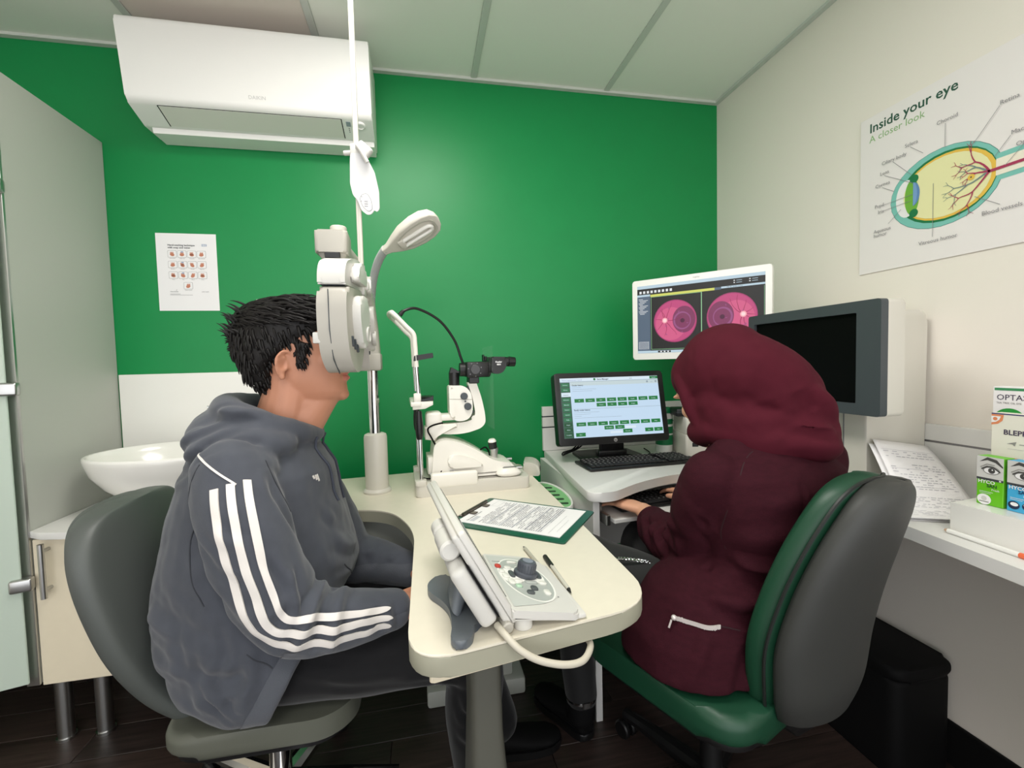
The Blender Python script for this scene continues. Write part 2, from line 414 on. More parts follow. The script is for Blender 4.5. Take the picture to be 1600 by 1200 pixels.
for k in range(3):
    b = B(); m = uf(AX1-.088, .058+.008*k); cyl(b, m @ Vector((0, 0, -.001)), m @ Vector((0, 0, .0012)), .002, n=8); obj('indicator', b, PRINT_GREY, ac)

# small black fixing and wire clip on the wall
b = B(); cyl(b, (-.462, 1.99, 1.456), (-.462, 1.984, 1.456), .008, .006, n=12); tag(obj('wall_plug', b, BLACK_PL), 'tiny black plug hole in green wall above the boy', 'wall plug')
b = B(); tube(b, [(-.64, 1.987, 1.437), (-.40, 1.987, 1.440)], .003, 8); tag(obj('wall_rail', b, WHITE_PL), 'thin white rail on the green wall behind the boy', 'rail')

# ------------------------------------------------------------------ hand-washing notice
nt_ = thing('handwashing_notice', 'white paper hand-washing notice taped to the green wall', 'notice', (-.88, 1.9885, 1.545))
b = B(); box(b, (-.985, 1.9888, 1.3955), (-.775, 1.9898, 1.6925)); obj('sheet', b, PAPER, nt_, smooth=False)
p = Print(frame((-.985, 1.9886, 1.3955), (1, 0, 0), (0, 0, 1))); sk = mat('print skin', (196, 130, 104), .8); bl = mat('print blue', (150, 165, 190), .8)
p.text('Hand-washing technique', .040, .2490, .0095, PRINT_DK, 1, bold=.0002); p.text('with soap and water', .040, .2395, .0095, PRINT_DK, 1, bold=.0002)
p.rect(.158, .249, .176, .2575, bl); p.text('NHS', .1595, .2505, .0075, PAPER, 2, bold=.0002)
caps = ['Wet hands', 'Apply soap', 'Rub palms', 'Back of hands', 'Between', 'Interlock', 'Thumbs', 'Fingertips', 'Rinse', 'Dry', 'Elbow', 'Done', 'Hands are safe']
random.seed(3)
def picto(x, y, i):
    p.rrect(x, y, x+.031, y+.027, .004, PRINT_GREY, 1); p.rrect(x+.0008, y+.0008, x+.0302, y+.0262, .0035, PAPER, 2)
    a = random.uniform(-.7, .7)
    p.circ(x+.0155, y+.011, .008, sk, 3, .006, 12, a)
    for q in range(4): p.line([(x+.011+.003*q, y+.012), (x+.011+.003*q+.004*a, y+.020+.001*(q % 2))], .0022, sk, 4)
    if i % 3 == 2: p.circ(x+.0155, y+.012, .006, mat('print skin dark', (150, 95, 75), .8), 5, .004, 10, -a)
    if i % 4 == 1: p.rect(x+.012, y+.019, x+.020, y+.024, bl, 4)
    p.text(caps[i], x+.0155, y-.0045, .0042, PRINT_GREY, 1, 'CENTER')
for r in range(3):
    for c in range(4): picto(.039+.0338*c, .2045-.0405*r, r*4+c)
picto(.0885, .083, 12)
p.text('clean hands', .040, .072, .006, PRINT_DK); p.poly([(.060, .077), (.066, .084), (.062, .0775)], PRINT_DK); p.text('public health', .150, .072, .005, PRINT_GREY)
p.rect(.040, .064, .075, .065, PRINT_GREY); p.rect(.040, .060, .118, .061, PRINT_GREY)
p.done('print', nt_)

# ------------------------------------------------------------------ eye poster on the right wall
po = thing('eye_poster', 'large white poster with a cross-section diagram of an eye on the right wall', 'poster', (1.4255, .93, 1.666))
b = B(); box(b, (1.4255, .54, 1.42), (1.4296, 1.2536, 1.911), .0005, 1); obj('board', b, mat('poster board', (236, 230, 228), .55), po, smooth=False)
p = Print(frame((1.4254, 1.2536, 1.42), (0, -1, 0), (0, 0, 1)))
ink = mat('poster dark green', (40, 84, 66), .7); lg = mat('poster light green', (140, 180, 120), .7); gy = mat('poster grey', (140, 136, 140), .7)
teal = mat('poster teal', (124, 194, 182), .7); dg = mat('poster eye green', (20, 118, 68), .7); yl = mat('poster amber', (232, 190, 78), .7); cr = mat('poster cream', (234, 230, 176), .7)
p.text('Inside your eye', .030, .441, .0395, ink, 1, bold=.0006); p.text('A closer look', .030, .4105, .0295, lg, 1)
EC, EY = .233, .1975
def ell(a, c, x=EC, y=EY): return (x, y, a)
p.circ(.238, .196, .138, mat('poster outline', (70, 130, 122), .7), 1, .1072); p.circ(.238, .196, .1368, teal, 2, .106)
p.circ(.140, .196, .0365, mat('poster outline', (70, 130, 122), .7), .4, .066); p.circ(.1405, .196, .0355, teal, 1.5, .065)
p.rect(.352, .166, .72, .232, teal, 1.7); p.rect(.36, .178, .72, .219, mat('poster pale', (240, 232, 214), .7), 5)
p.circ(.245, .196, .119, dg, 3, .0935); p.circ(.248, .196, .1145, yl, 4, .0875); p.circ(.2455, .196, .107, cr, 6, .0815)
p.circ(.147, .196, .0305, PAPER, 4, .054); p.circ(.1625, .196, .020, mat('poster lime', (112, 176, 60), .7), 7, .051)
p.circ(.168, .246, .012, dg, 8, .012); p.circ(.168, .148, .012, dg, 8, .012)
p.poly([(.166+.018*math.sin(a)**1, .203+.0335*math.cos(a)) for a in [PI*k/14 for k in range(15)]], mat('poster lens', (96, 136, 186), .7), 9)
p.poly([(.166+.011*math.sin(a), .203+.0335*math.cos(a)) for a in [PI*k/14 for k in range(15)]]+[], mat('poster lens light', (120, 160, 204), .7), 10)
red = mat('poster vessel red', (168, 52, 88), .7); gr = mat('poster vessel grey', (120, 138, 136), .7)
p.rect(.345, .191, .72, .198, red, 11)
random.seed(5)
def vess(x, y, a, L, wd, m, lay, depth=0):
    pts = [(x, y)]
    for k in range(4):
        a += random.uniform(-.25, .25); x += L/4*math.cos(a); y += L/4*math.sin(a); pts.append((x, y))
    p.line(pts, (wd, wd*.6), m, lay)
    if depth < 3:
        vess(x, y, a+random.uniform(.35, .7), L*.62, wd*.62, m, lay, depth+1); vess(x, y, a-random.uniform(.35, .7), L*.62, wd*.62, m, lay, depth+1)
for a0, L, m, lay in [(2.0, .048, red, 12), (2.6, .036, gr, 11), (2.75, .030, red, 12), (-2.65, .050, gr, 11), (-2.2, .052, red, 12)]: vess(.348, .1945, a0, L, .0052, m, lay)
p.circ(.309, .195, .008, yl, 12, .0075); p.circ(.309, .195, .002, PRINT_DK, 13)
def lab(s_, x, y, pts, size=.0150):
    p.text(s_, x, y, size, gy, 14); p.line(pts, .0012, gy, 14)
lab('Sclera', .1415, .3455, [(.157, .342), (.192, .309)]); lab('Ciliary body', .0731, .3235, [(.108, .320), (.160, .262)])
lab('Lens', .0685, .2935, [(.082, .290), (.166, .235)]); lab('Cornea', .0538, .2600, [(.076, .256), (.112, .231)])
lab('Pupil', .0530, .1980, [(.078, .2005), (.166, .203)]); lab('Iris', .0630, .1785, [(.080, .183), (.160, .186)])
p.text('Aqueous', .0505, .1210, .0150, gy, 14); p.text('humor', .0505, .1080, .0150, gy, 14); p.line([(.096, .139), (.133, .170)], .0012, gy, 14)
lab('Vitreous humor', .1837, .0500, [(.220, .066), (.220, .213)]); lab('Blood vessels', .3335, .0875, [(.371, .1045), (.318, .142)])
lab('Choroid', .2249, .3685, [(.247, .364), (.247, .300)]); lab('Retina', .3656, .3470, [(.366, .346), (.314, .280)])
lab('Macula', .3890, .2640, [(.389, .263), (.357, .225)]); lab('Optic nerve', .3990, .2320, [(.412, .229), (.38, .196)])
p.done('print', po)

# ------------------------------------------------------------------ corner desk
dk = thing('corner_desk', 'white corner desk with keyboard shelf along the green and the white wall', 'desk', (.9, 1.6, 0))
out = [(.532, 1.972), (.488, 1.29), (.565, 1.283), (.70, 1.372), (.89, 1.437), (1.03, 1.36), (1.10, 1.18), (1.108, .90), (1.035, .32), (1.414, .32), (1.414, 1.972)]
b = B(); prism(b, rpoly(out, [0, .05, .06, .1, .12, .12, .1, .1, .03, 0, 0], 6), .727, .757, .004, 2); obj('worktop', b, WHITE, dk)
b = B(); box(b, (.512, 1.325, 0), (.534, 1.97, .727), .001, 1); obj('side_panel', b, WHITE, dk)
b = B(); box(b, (.534, 1.955, .30), (1.40, 1.97, .727)); obj('back_panel', b, WHITE, dk)
b = B(); box(b, (1.06, .335, 0), (1.41, .357, .727), .001, 1); obj('side_panel', b, WHITE, dk)
KM = T(.60, 1.296, .667) @ RZ(math.radians(7))
b = B(); box(b, (-.03, 0, -.014), (.50, .26, 0), .002, 1, M=KM); obj('keyboard_shelf', b, WHITE, dk)
for x in (-.045, .51):
    b = B(); box(b, (x-.006, .01, -.02), (x+.006, .30, .012), .001, 1, M=KM); box(b, (x-.003, .06, .012), (x+.003, .22, .046), M=KM); obj('runner', b, STEEL, dk)
# slatted upstand on both walls
up = thing('slatted_upstand', 'white slatted upstand with dark grooves behind the desk along both walls', 'upstand', (1.40, 1.96, .757))
def slats(nm, lo, hi, axis, cuts):
    zz = [.757]+cuts+[.957]
    for k in range(len(zz)-1):
        b = B(); z0 = zz[k]+(.003 if k else 0); z1 = zz[k+1]-(.003 if k < len(zz)-2 else 0)
        box(b, (lo[0], lo[1], z0), (hi[0], hi[1], z1), .001, 1); obj('slat', b, WHITE, up)
        if k:
            b = B(); q = .004
            if axis == 'x': box(b, (lo[0], lo[1]+q, zz[k]-.0035), (hi[0], hi[1], zz[k]+.0035))
            else: box(b, (lo[0]+q, lo[1], zz[k]-.0035), (hi[0], hi[1], zz[k]+.0035))
            obj('groove_strip', b, DARK_GREY if axis == 'x' else mat('alu strip', (140, 138, 140), .4, metal=.6), up)
slats('back', (.528, 1.972), (1.414, 1.989), 'x', [.863, .912])
slats('right', (1.414, .32), (1.429, 1.989), 'y', [.908])

# ------------------------------------------------------------------ keyboards
KEY = mat('key black', (30, 30, 32), .45); KEYT = mat('key legend', (150, 150, 150), .6)
def keyboard(name, label, M, w=.44, d=.14, h=.018, group=None):
    o = M.translation; t = thing(name, label, 'keyboard', o)
    b = B(); box(b, (0, 0, 0), (w, d, h*.6), .004, 2, M=M); obj('base', b, BLACK_PL, t)
    b = B(); rows = 6; pit = .0185
    for r in range(rows):
        x = .012+(r % 3)*.003; y = .012+r*(d-.024-.016)/(rows-1)
        while x < w-.03:
            L = .0165
            if r == 0 and .10 < x < .12: L = .085
            if abs(x-.315) < .009: x += .012; continue
            box(b, (x, y, h*.6), (min(x+L, w-.012), y+.0165, h), .0015, 1, M=M); x += L+.002
    obj('keys', b, KEY, t, kind='stuff')
    b = B()
    for r in range(1, rows):
        x = .016+(r % 3)*.003; y = .012+r*(d-.04)/(rows-1)+.006
        while x < w-.03:
            if abs(x-.315) > .014: box(b, (x+.002, y, h), (x+.007, y+.005, h+.0003), M=M)
            x += .0185
    obj('key_lettering', b, KEYT, t, smooth=False, kind='stuff')
    return t
keyboard('keyboard', 'black keyboard on the desk top in front of the black monitor', T(.585, 1.535, .7575) @ RZ(math.radians(2.5)), .46, .155)
keyboard('keyboard', 'black keyboard on the pull-out shelf under the woman hand', T(.618, 1.345, .6675) @ RZ(math.radians(7)), .40, .14)

# ------------------------------------------------------------------ black monitor
mo = thing('black_monitor', 'black desktop monitor showing a white form screen with green buttons', 'monitor', (.76, 1.75, .757))
MM = T(.752, 1.725, .968) @ RX(math.radians(-12))         # screen centre, tilted back; local: x right, -y towards viewer, z up
MW, MH = .236, .1455
FMm = MM @ Matrix(((1, 0, 0, 0), (0, 0, -1, 0), (0, 1, 0, 0), (0, 0, 0, 1)))     # x right, y up, z to viewer
b = B(); prism(b, rpoly([(-MW, -MH), (MW, -MH), (MW, MH), (-MW, MH)], .013), -.035, .012, .004, 3, M=FMm, ); obj('housing', b, BLACK_PL, mo)
p = Print(FMm @ T(0, 0, .0122))
SW, SH = .213, .120
e1 = em('screen white', (222, 238, 250), .9); e2 = em('screen bluish', (200, 224, 246), .9); e3 = em('screen pale grey', (205, 222, 226), .85)
eg = em('screen green', (24, 128, 62), .8); egd = em('screen sidebar green', (60, 104, 84), .7); egm = em('screen mid green', (44, 128, 84), .8); ek = em('screen ink', (70, 84, 96), .6); elg = em('screen grey', (160, 176, 186), .8)
X = lambda f: -SW+2*SW*f
Yv = lambda f: -SH+.004+2*SH*f
p.rect(-SW, -SH+.004, SW, SH+.004, e2, 1)
p.rect(X(0), Yv(.945), X(1), Yv(1), e1, 2); p.rect(X(0), Yv(.935), X(1), Yv(.942), elg, 3); p.rect(X(.10), Yv(.87), X(1), Yv(.935), e3, 2)
p.text('Patient appointment record', X(.02), Yv(.957), .0075, em('screen lilac', (120, 130, 190), .8), 3); p.circ(X(.345), Yv(.972), .0048, eg, 3); p.text('Store Manager', X(.37), Yv(.958), .0085, ek, 3, bold=.0002)
p.text('14:32', X(.70), Yv(.960), .006, ek, 3); p.rect(X(.915), Yv(.95), X(1), Yv(.995), eg, 3); p.text('Log out', X(.957), Yv(.962), .006, e1, 4, 'CENTER')
p.circ(X(.885), Yv(.903), .0045, elg, 3); p.circ(X(.975), Yv(.903), .0045, elg, 3); p.text('page', X(.93), Yv(.893), .006, elg, 3, 'CENTER')
p.rect(X(0), Yv(0), X(.095), Yv(.93), egd, 2)
yy = .86
for i, s_ in enumerate(['Summary', 'History', 'Symptoms', 'Refraction', 'Binocular', 'External', 'Internal', 'Fields', 'Images', 'Advice', 'Complete']):
    if i == 2: p.rect(X(.005), Yv(yy-.005), X(.095), Yv(yy+.065), e1, 3)
    else: p.rect(X(.012), Yv(yy), X(.085), Yv(yy+.055), egm if i < 8 else em('screen deep green', (16, 92, 50), .7), 3)
    p.text(s_, X(.048), Yv(yy+.018), .0055, ek if i == 2 else e1, 4, 'CENTER'); yy -= .083
def ui(x, y, s_, c=eg, wd=.094, hh=.062):
    p.rect(X(x), Yv(y), X(x+wd), Yv(y+hh), c, 3); p.text(s_, X(x+wd/2), Yv(y+.022), .0055, e1, 4, 'CENTER')
p.text('Ocular history', X(.115), Yv(.865), .008, ek, 4, bold=.0002)
for k, L in enumerate((.085, .24, .20)): p.rect(X(.115), Yv(.835-.03*k), X(.115+L), Yv(.839-.03*k), elg, 3)
for k, s_ in enumerate(['Nil', 'Glasses', 'Flash', 'Blurring', 'Dry eye', 'Double', 'Headache', 'Contacts']): ui(.128+.108*k, .585, s_)
for k, s_ in enumerate(['Floaters', 'Pain', 'Injury', 'Surgery']): ui(.344+.108*k, .505, s_)
p.rect(X(.11), Yv(.47), X(1), Yv(.475), elg, 3)
p.text('Family ocular history', X(.115), Yv(.445), .008, ek, 4, bold=.0002)
for k, L in enumerate((.25, .16, .07, .47)): p.rect(X(.115), Yv(.415-.03*k), X(.115+L), Yv(.419-.03*k), elg, 3)
for k, s_ in enumerate(['Glaucoma', 'Cataract', 'Squint', 'Diabetes', 'Pressure', 'Macular', 'Lazy eye', 'Other']): ui(.128+.108*k, .19, s_)
ui(.40, .115, 'Add relation'); ui(.508, .115, 'Remove'); p.rect(X(.61), Yv(.12), X(.72), Yv(.16), e1, 3)
ui(.585, .045, 'Free text'); p.rect(X(.455), Yv(.045), X(.575), Yv(.085), e1, 3); ui(.115, .02, 'Back'); ui(.81, .045, 'Save', wd=.085); ui(.905, .045, 'Next', wd=.088)
p.done('screen', mo)
p = Print(FMm @ T(0, 0, .0124)); p.circ(0, -.1315, .0075, mat('silver print', (170, 170, 172), .3, metal=.8), 1); p.text('hp', 0, -.1345, .009, BLACK_MATT, 2, 'CENTER', bold=.0002); p.done('logo', mo)
b = B(); box(b, (.71, 1.742, .785), (.815, 1.765, .90), .006, 2); box(b, (.70, 1.735, .766), (.825, 1.775, .79), .006, 2); obj('stand_neck', b, BLACK_PL, mo)
b = B(); prism(b, rpoly([(.62, 1.712), (.89, 1.712), (.88, 1.88), (.63, 1.88)], .02), .757, .768, .003, 2); obj('stand_base', b, BLACK_PL, mo)
b = B(); 
for q in range(3): tube(b, spline([(.66+.02*q, 1.79, .86), (.62+.012*q, 1.80, .80), (.575+.01*q, 1.82, .765+.004*q), (.60+.01*q, 1.89, .763), (.68, 1.94, .763)], 6), .003, 8)
tube(b, spline([(.74, 1.76, .80), (.80, 1.74, .775), (.88, 1.72, .762), (.94, 1.76, .762), (.965, 1.86, .762)], 6), .0025, 8)
obj('cable', b, BLACK_MATT, mo)

# ------------------------------------------------------------------ white wall monitor in the corner
wm = thing('wall_monitor', 'white framed monitor in the room corner showing two pink retina photographs', 'monitor', (1.03, 1.565, 1.32))
aw = math.radians(48)
wx = Vector((math.cos(aw), -math.sin(aw), 0))
o0 = Vector((.864, 1.75, 1.160))
WM = frame(o0, wx, (0, 0, 1))                              # x along, y up, z towards the room
WW, WH = .505, .322
b = B(); prism(b, rpoly([(0, 0), (WW, 0), (WW, WH), (0, WH)], .009), -.040, 0, .004, 3, M=WM); obj('housing', b, WHITE_PL, wm)
p = Print(WM @ T(.021, .026, .0003)); sw, sh = WW-.042, WH-.050
ed = em('screen black', (26, 26, 28), .8); elb = em('screen light bar', (196, 220, 234), .85); esl = em('screen slate', (92, 110, 130), .8); eyl = em('screen yellow', (222, 226, 110), .85); egl = em('screen line green', (150, 206, 156), .8)
ew = em('screen icon', (235, 238, 240), .9)
p.rect(0, 0, sw, sh, ed, 1); p.rect(0, sh*.955, sw, sh, elb, 2); p.rect(0, .0, sw, sh*.035, elb, 2); p.rect(sw*.18, 0.001, sw*.29, sh*.03, ed, 3)
for k in range(3): p.rect(sw*(.20+.03*k), .002, sw*(.215+.03*k), sh*.026, ew, 4)
for k in range(9): p.rect(sw*(.02+.033*k), sh*.885, sw*(.02+.033*k)+.009, sh*.885+.010, ew, 2)
p.rect(0, sh*.84, sw*.115, sh*.87, elb, 2); p.rect(0, sh*.035, sw*.115, sh*.84, esl, 2)
p.rect(sw*.118, sh*.828, sw*.64, sh*.862, eyl, 2); p.rect(sw*.64, sh*.828, sw*.69, sh*.862, esl, 2); p.rect(sw*.69, sh*.84, sw, sh*.865, elb, 2)
p.text('OD 45  fundus colour', sw*.73, sh*.846, .006, ed, 3)
for k in range(2):
    for q in range(2): p.rect(sw*(.78+.11*k), sh*(.895+.028*q), sw*(.79+.11*k), sh*(.908+.028*q), ew, 3); p.rect(sw*(.80+.11*k), sh*(.897+.028*q), sw*(.84+.11*k), sh*(.903+.028*q), elb, 3)
for k in range(12): p.rect(sw*(.012+.006*(k % 3)), sh*(.80-.020*k), sw*(.05+.015*((k*7) % 4)), sh*(.807-.020*k), ew, 3)
p.frame(sw*.012, sh*.06, sw*.10, sh*.17, .001, ew, 3)
for k in range(5): p.rect(sw*.012, sh*(.075+.019*k), sw*.10, sh*(.08+.019*k), ew, 3)
p.frame(sw*.122, sh*.05, sw*.54, sh*.826, .0016, egl, 3); p.rect(sw*.54, sh*.05, sw*.544, sh*.826, egl, 3); p.rect(sw*.992, sh*.04, sw*.995, sh*.826, egl, 3)
f1 = em('fundus rim', (176, 60, 116), .8); f2 = em('fundus pink', (202, 74, 130), .85); f3 = em('fundus bright', (222, 96, 142), .85); f4 = em('fundus dim', (142, 58, 104), .75); f5 = em('fundus mauve', (164, 88, 142), .8); f6 = em('fundus disc', (246, 170, 180), .95); f7 = em('fundus vessel', (150, 30, 76), .75); f8 = em('fundus centre', (96, 30, 72), .6)
random.seed(11)
def fundus(cx, cy, r, side):
    p.circ(cx, cy, r, f1, 4, n=40); p.circ(cx, cy, r*.96, f2, 5, n=40); p.circ(cx-side*r*.18, cy-r*.12, r*.72, f3, 6, r*.78, 36)
    p.circ(cx+side*r*.42, cy+r*.05, r*.52, f4, 7, r*.62, 30); p.circ(cx+side*r*.34, cy, r*.40, f5, 8, r*.42, 28); p.circ(cx+side*r*.36, cy, r*.34, f4, 9, r*.35, 28); p.circ(cx+side*r*.36, cy, r*.10, f8, 10)
    dx, dy = cx-side*r*.46, cy+r*.05
    for q in range(8):
        a = q*PI/4+random.uniform(-.2, .2); pts = [(dx, dy)]; x_, y_ = dx, dy
        for k in range(6):
            a += random.uniform(-.3, .3)+(.13*side if math.sin(a) > 0 else -.13*side)*(1 if math.cos(a)*side > -.2 else 0)
            x_ += r*.15*math.cos(a); y_ += r*.15*math.sin(a)
            if (x_-cx)**2+(y_-cy)**2 > (r*.94)**2: break
            pts.append((x_, y_))
        p.line(pts, (.0022, .0009), f7, 10)
    for q in range(7): p.circ(cx+r*random.uniform(-.5, .6), cy+r*random.uniform(-.7, .75), r*.05, f5, 10, r*.018, 10, random.uniform(0, 3))
    p.circ(dx, dy, r*.13, f6, 11, n=20); p.circ(dx, dy, r*.08, em('fundus disc core', (255, 214, 214), 1.0), 12, n=18)
fundus(sw*.325, sh*.45, sh*.305, 1); fundus(sw*.765, sh*.46, sh*.315, -1)
p.done('screen', wm)
p = Print(WM @ T(WW/2, WH-.016, .0003)); p.text('FUJITSU', 0, 0, .007, PRINT_GREY, 1, 'CENTER'); p.done('lettering', wm)
b = B(); box(b, (WW/2-.05, WH/2-.05, -.075), (WW/2+.05, WH/2+.05, -.04), .003, 1, M=WM); cyl(b, WM @ Vector((WW/2, WH/2, -.07)), WM @ Vector((WW/2, WH/2, -.26)), .02, n=14); cyl(b, WM @ Vector((WW/2, WH/2, -.26)), (1.429, WM @ Vector((WW/2, WH/2, -.26)) and (WM @ Vector((WW/2, WH/2, -.26))).y, 1.321), .02, n=14); obj('wall_bracket', b, BLACK_PL, wm)

# ------------------------------------------------------------------ grey-bezel display unit on the right
du = thing('display_unit', 'large dark-screened display unit with grey bezel and tall white housing', 'display unit', (1.3, 1.2, .757))
b = B(); pr2 = rpoly([(1.205, .7575), (1.413, .7575), (1.413, 1.282), (1.205, 1.282)], [0, 0, .03, .012], 6)
PY = Matrix(((1, 0, 0, 0), (0, 0, 1, 0), (0, 1, 0, 0), (0, 0, 0, 1)))     # (x,z) profile along y
prism(b, pr2, 1.035, 1.385, .006, 2, M=PY); obj('housing', b, WARM_INST, du)
DM = frame((1.128, 1.40, 1.0), (0, -1, 0), (0, 0, 1))                         # x along the bezel, y up, z to the room
DW, DH = .468, .300
b = B(); prism(b, rpoly([(0, 0), (DW, 0), (DW, DH), (0, DH)], .012), -.074, -.022, .004, 2, M=DM); obj('display_case', b, WARM_INST, du)
b = B(); R1 = [(0, 0), (DW, 0), (DW, DH), (0, DH)]; R2 = [(.028, .030), (DW-.066, .030), (DW-.066, DH-.030), (.028, DH-.030)]
def bezel(b, o_, i_, z0, z1, zi, M):
    t = bmesh.new(); A = [t.verts.new((x, y, z0)) for x, y in o_]; C = [t.verts.new((x, y, z1)) for x, y in o_]; D = [t.verts.new((x, y, z1)) for x, y in i_]; E_ = [t.verts.new((x, y, zi)) for x, y in i_]
    n = len(o_)
    for k in range(n):
        j = (k+1) % n
        t.faces.new((A[k], A[j], C[j], C[k])); t.faces.new((C[k], C[j], D[j], D[k])); t.faces.new((D[k], D[j], E_[j], E_[k])); t.faces.new((E_[k], E_[j], A[j], A[k]))
    merge(b, t, M)
RO = rpoly(R1, .010, 4); RI = rpoly(R2, .004, 4)
bezel(b, RO, RI, -.022, 0, -.010, DM); obj('bezel', b, DARK_GREY, du)
b = B(); box(b, (.026, .028, -.020), (DW-.064, DH-.028, -.010), M=DM); obj('dark_screen', b, mat('dark screen', (3, 3, 3), .55, spec=.1), du, label='black switched-off screen')
b = B(); box(b, (1.2, 1.052, .784), (1.206, 1.074, .806), .001, 1); obj('power_switch', b, BLACK_PL, du)
b = B(); cyl(b, (1.2045, 1.067, .8225), (1.2035, 1.067, .8225), .0035, n=10); obj('indicator_light', b, em('violet led', (150, 140, 255), 1.2), du)
b = B(); box(b, (1.2035, 1.10, .76), (1.2055, 1.103, 1.0)); obj('joint_line', b, PRINT_GREY, du)

# ------------------------------------------------------------------ printer, wipes tub
pt = thing('label_printer', 'small cream label printer on the desk beside the black monitor', 'printer', (1.10, 1.68, .757))
PMx = T(1.125, 1.70, .757) @ RZ(math.radians(-14))
b = B(); prism(b, rpoly([(-.075, -.085), (.075, -.085), (.075, .10), (-.075, .10)], .014), .002, .095, .004, 2, M=PMx); prism(b, rpoly([(-.072, -.082), (.072, -.082), (.072, .098), (-.072, .098)], .014), .097, .165, .012, 3, M=PMx); obj('body', b, WARM_INST, pt)
b = B(); box(b, (-.055, -.087, .128), (.055, -.080, .133), M=PMx); obj('paper_slot', b, DARK_GREY, pt)
b = B(); box(b, (-.050, -.0865, .048), (-.026, -.082, .064), .001, 1, M=PMx); obj('switch', b, BLACK_PL, pt)
bt = thing('black_case', 'flat black case lying on the cream label printer', 'case', (1.04, 1.66, .925))
b = B(); box(b, (-.10, -.05, .1655), (.045, .05, .198), .006, 2, M=PMx); obj('body', b, BLACK_PL, bt)
b = B(); box(b, (-.1008, -.0508, .182), (.0458, .0508, .1835), M=PMx); obj('lid_seam', b, DARK_GREY, bt)
wt = thing('wipes_tub', 'white wipes tub with green bands behind the black monitor', 'tub', (.985, 1.72, .757))
b = B(); lathe(b, [(.034, 0), (.036, .004), (.036, .165), (.034, .17)], 24, T(1.03, 1.80, .757)); obj('body', b, WHITE_PL, wt)
for z0, z1 in ((.032, .075), (.082, .112), (.122, .145)):
    b = B(); lathe(b, [(.0364, z0), (.0364, z1)], 24, T(1.03, 1.80, .757), cap=False); obj('label_band', b, mat('tub green', (0, 118, 66), .4), wt)
b = B(); lathe(b, [(.037, .17), (.037, .185), (.033, .192)], 24, T(1.03, 1.80, .757)); obj('lid', b, mat('tub lid green', (0, 118, 66), .4), wt)

# ------------------------------------------------------------------ papers, stand and boxes on the right counter
def papers(i, dx, dz, ang, label):
    t = thing('paper_sheet', label, 'paper', (1.25, .92, .757), 0, None)
    A = Vector((1.217+dx, 1.026, .918+dz)); Bq = Vector((1.409+dx*.3, 1.026, .886+dz)); C = Vector((1.113+dx*.5, .872+ang, .7585+i*.0007)); D = Vector((1.278+dx*.5, .792+ang, .7585+i*.0007))
    def fn(u, v):
        top = A.lerp(Bq, u); bot = C.lerp(D, u); q = top.lerp(bot, v); s = math.sin(PI*v)
        q.z -= .048*s*(.55+.45*v)-.0*u; q.z = max(q.z, .7585+i*.0007); q.y -= .030*s; q.y = min(q.y, 1.031-.0028*i); q.z += .0038*i
        return q
    b = B(); sheet(b, fn, 10, 16, .0005); o = obj('sheet', b, PAPER, t, ang=180)
    if i == 2:
        b = B(); t2 = bmesh.new()
        def quad(u0, v0, u1, v1):
            P = [Vector(fn(a, c)) for a, c in ((u0, v0), (u1, v0), (u1, v1), (u0, v1))]
            n = (P[1]-P[0]).cross(P[3]-P[0]).normalized()
            if n.z < 0: n = -n
            n = n if n.y < .2 else -n
            t2.faces.new([t2.verts.new(q+n*.0012) for q in P])
        random.seed(2)
        for k in range(34):
            v = .10+.023*k
            if k in (3, 4, 16, 17, 18, 26, 27): continue
            x_ = .08
            while x_ < .86:
                L = random.uniform(.02, .09)
                if random.random() > .35: quad(x_, v, min(x_+L, .9), v+.0055)
                x_ += L+.02
        for k in range(3): quad(.06, .085+.17*k, .92, .087+.17*k)
        merge(b, t2); obj('printed_text', b, mat('print pale grey', (188, 187, 194), .8), t, smooth=False)
papers(0, -.012, -.004, .012, 'undermost white paper sheet leaning against the display unit on the counter')
papers(1, .006, -.010, .006, 'middle white paper sheet of three leaning against the display unit')
papers(2, 0, 0, 0, 'topmost printed paper sheet curving from the display unit onto the counter')

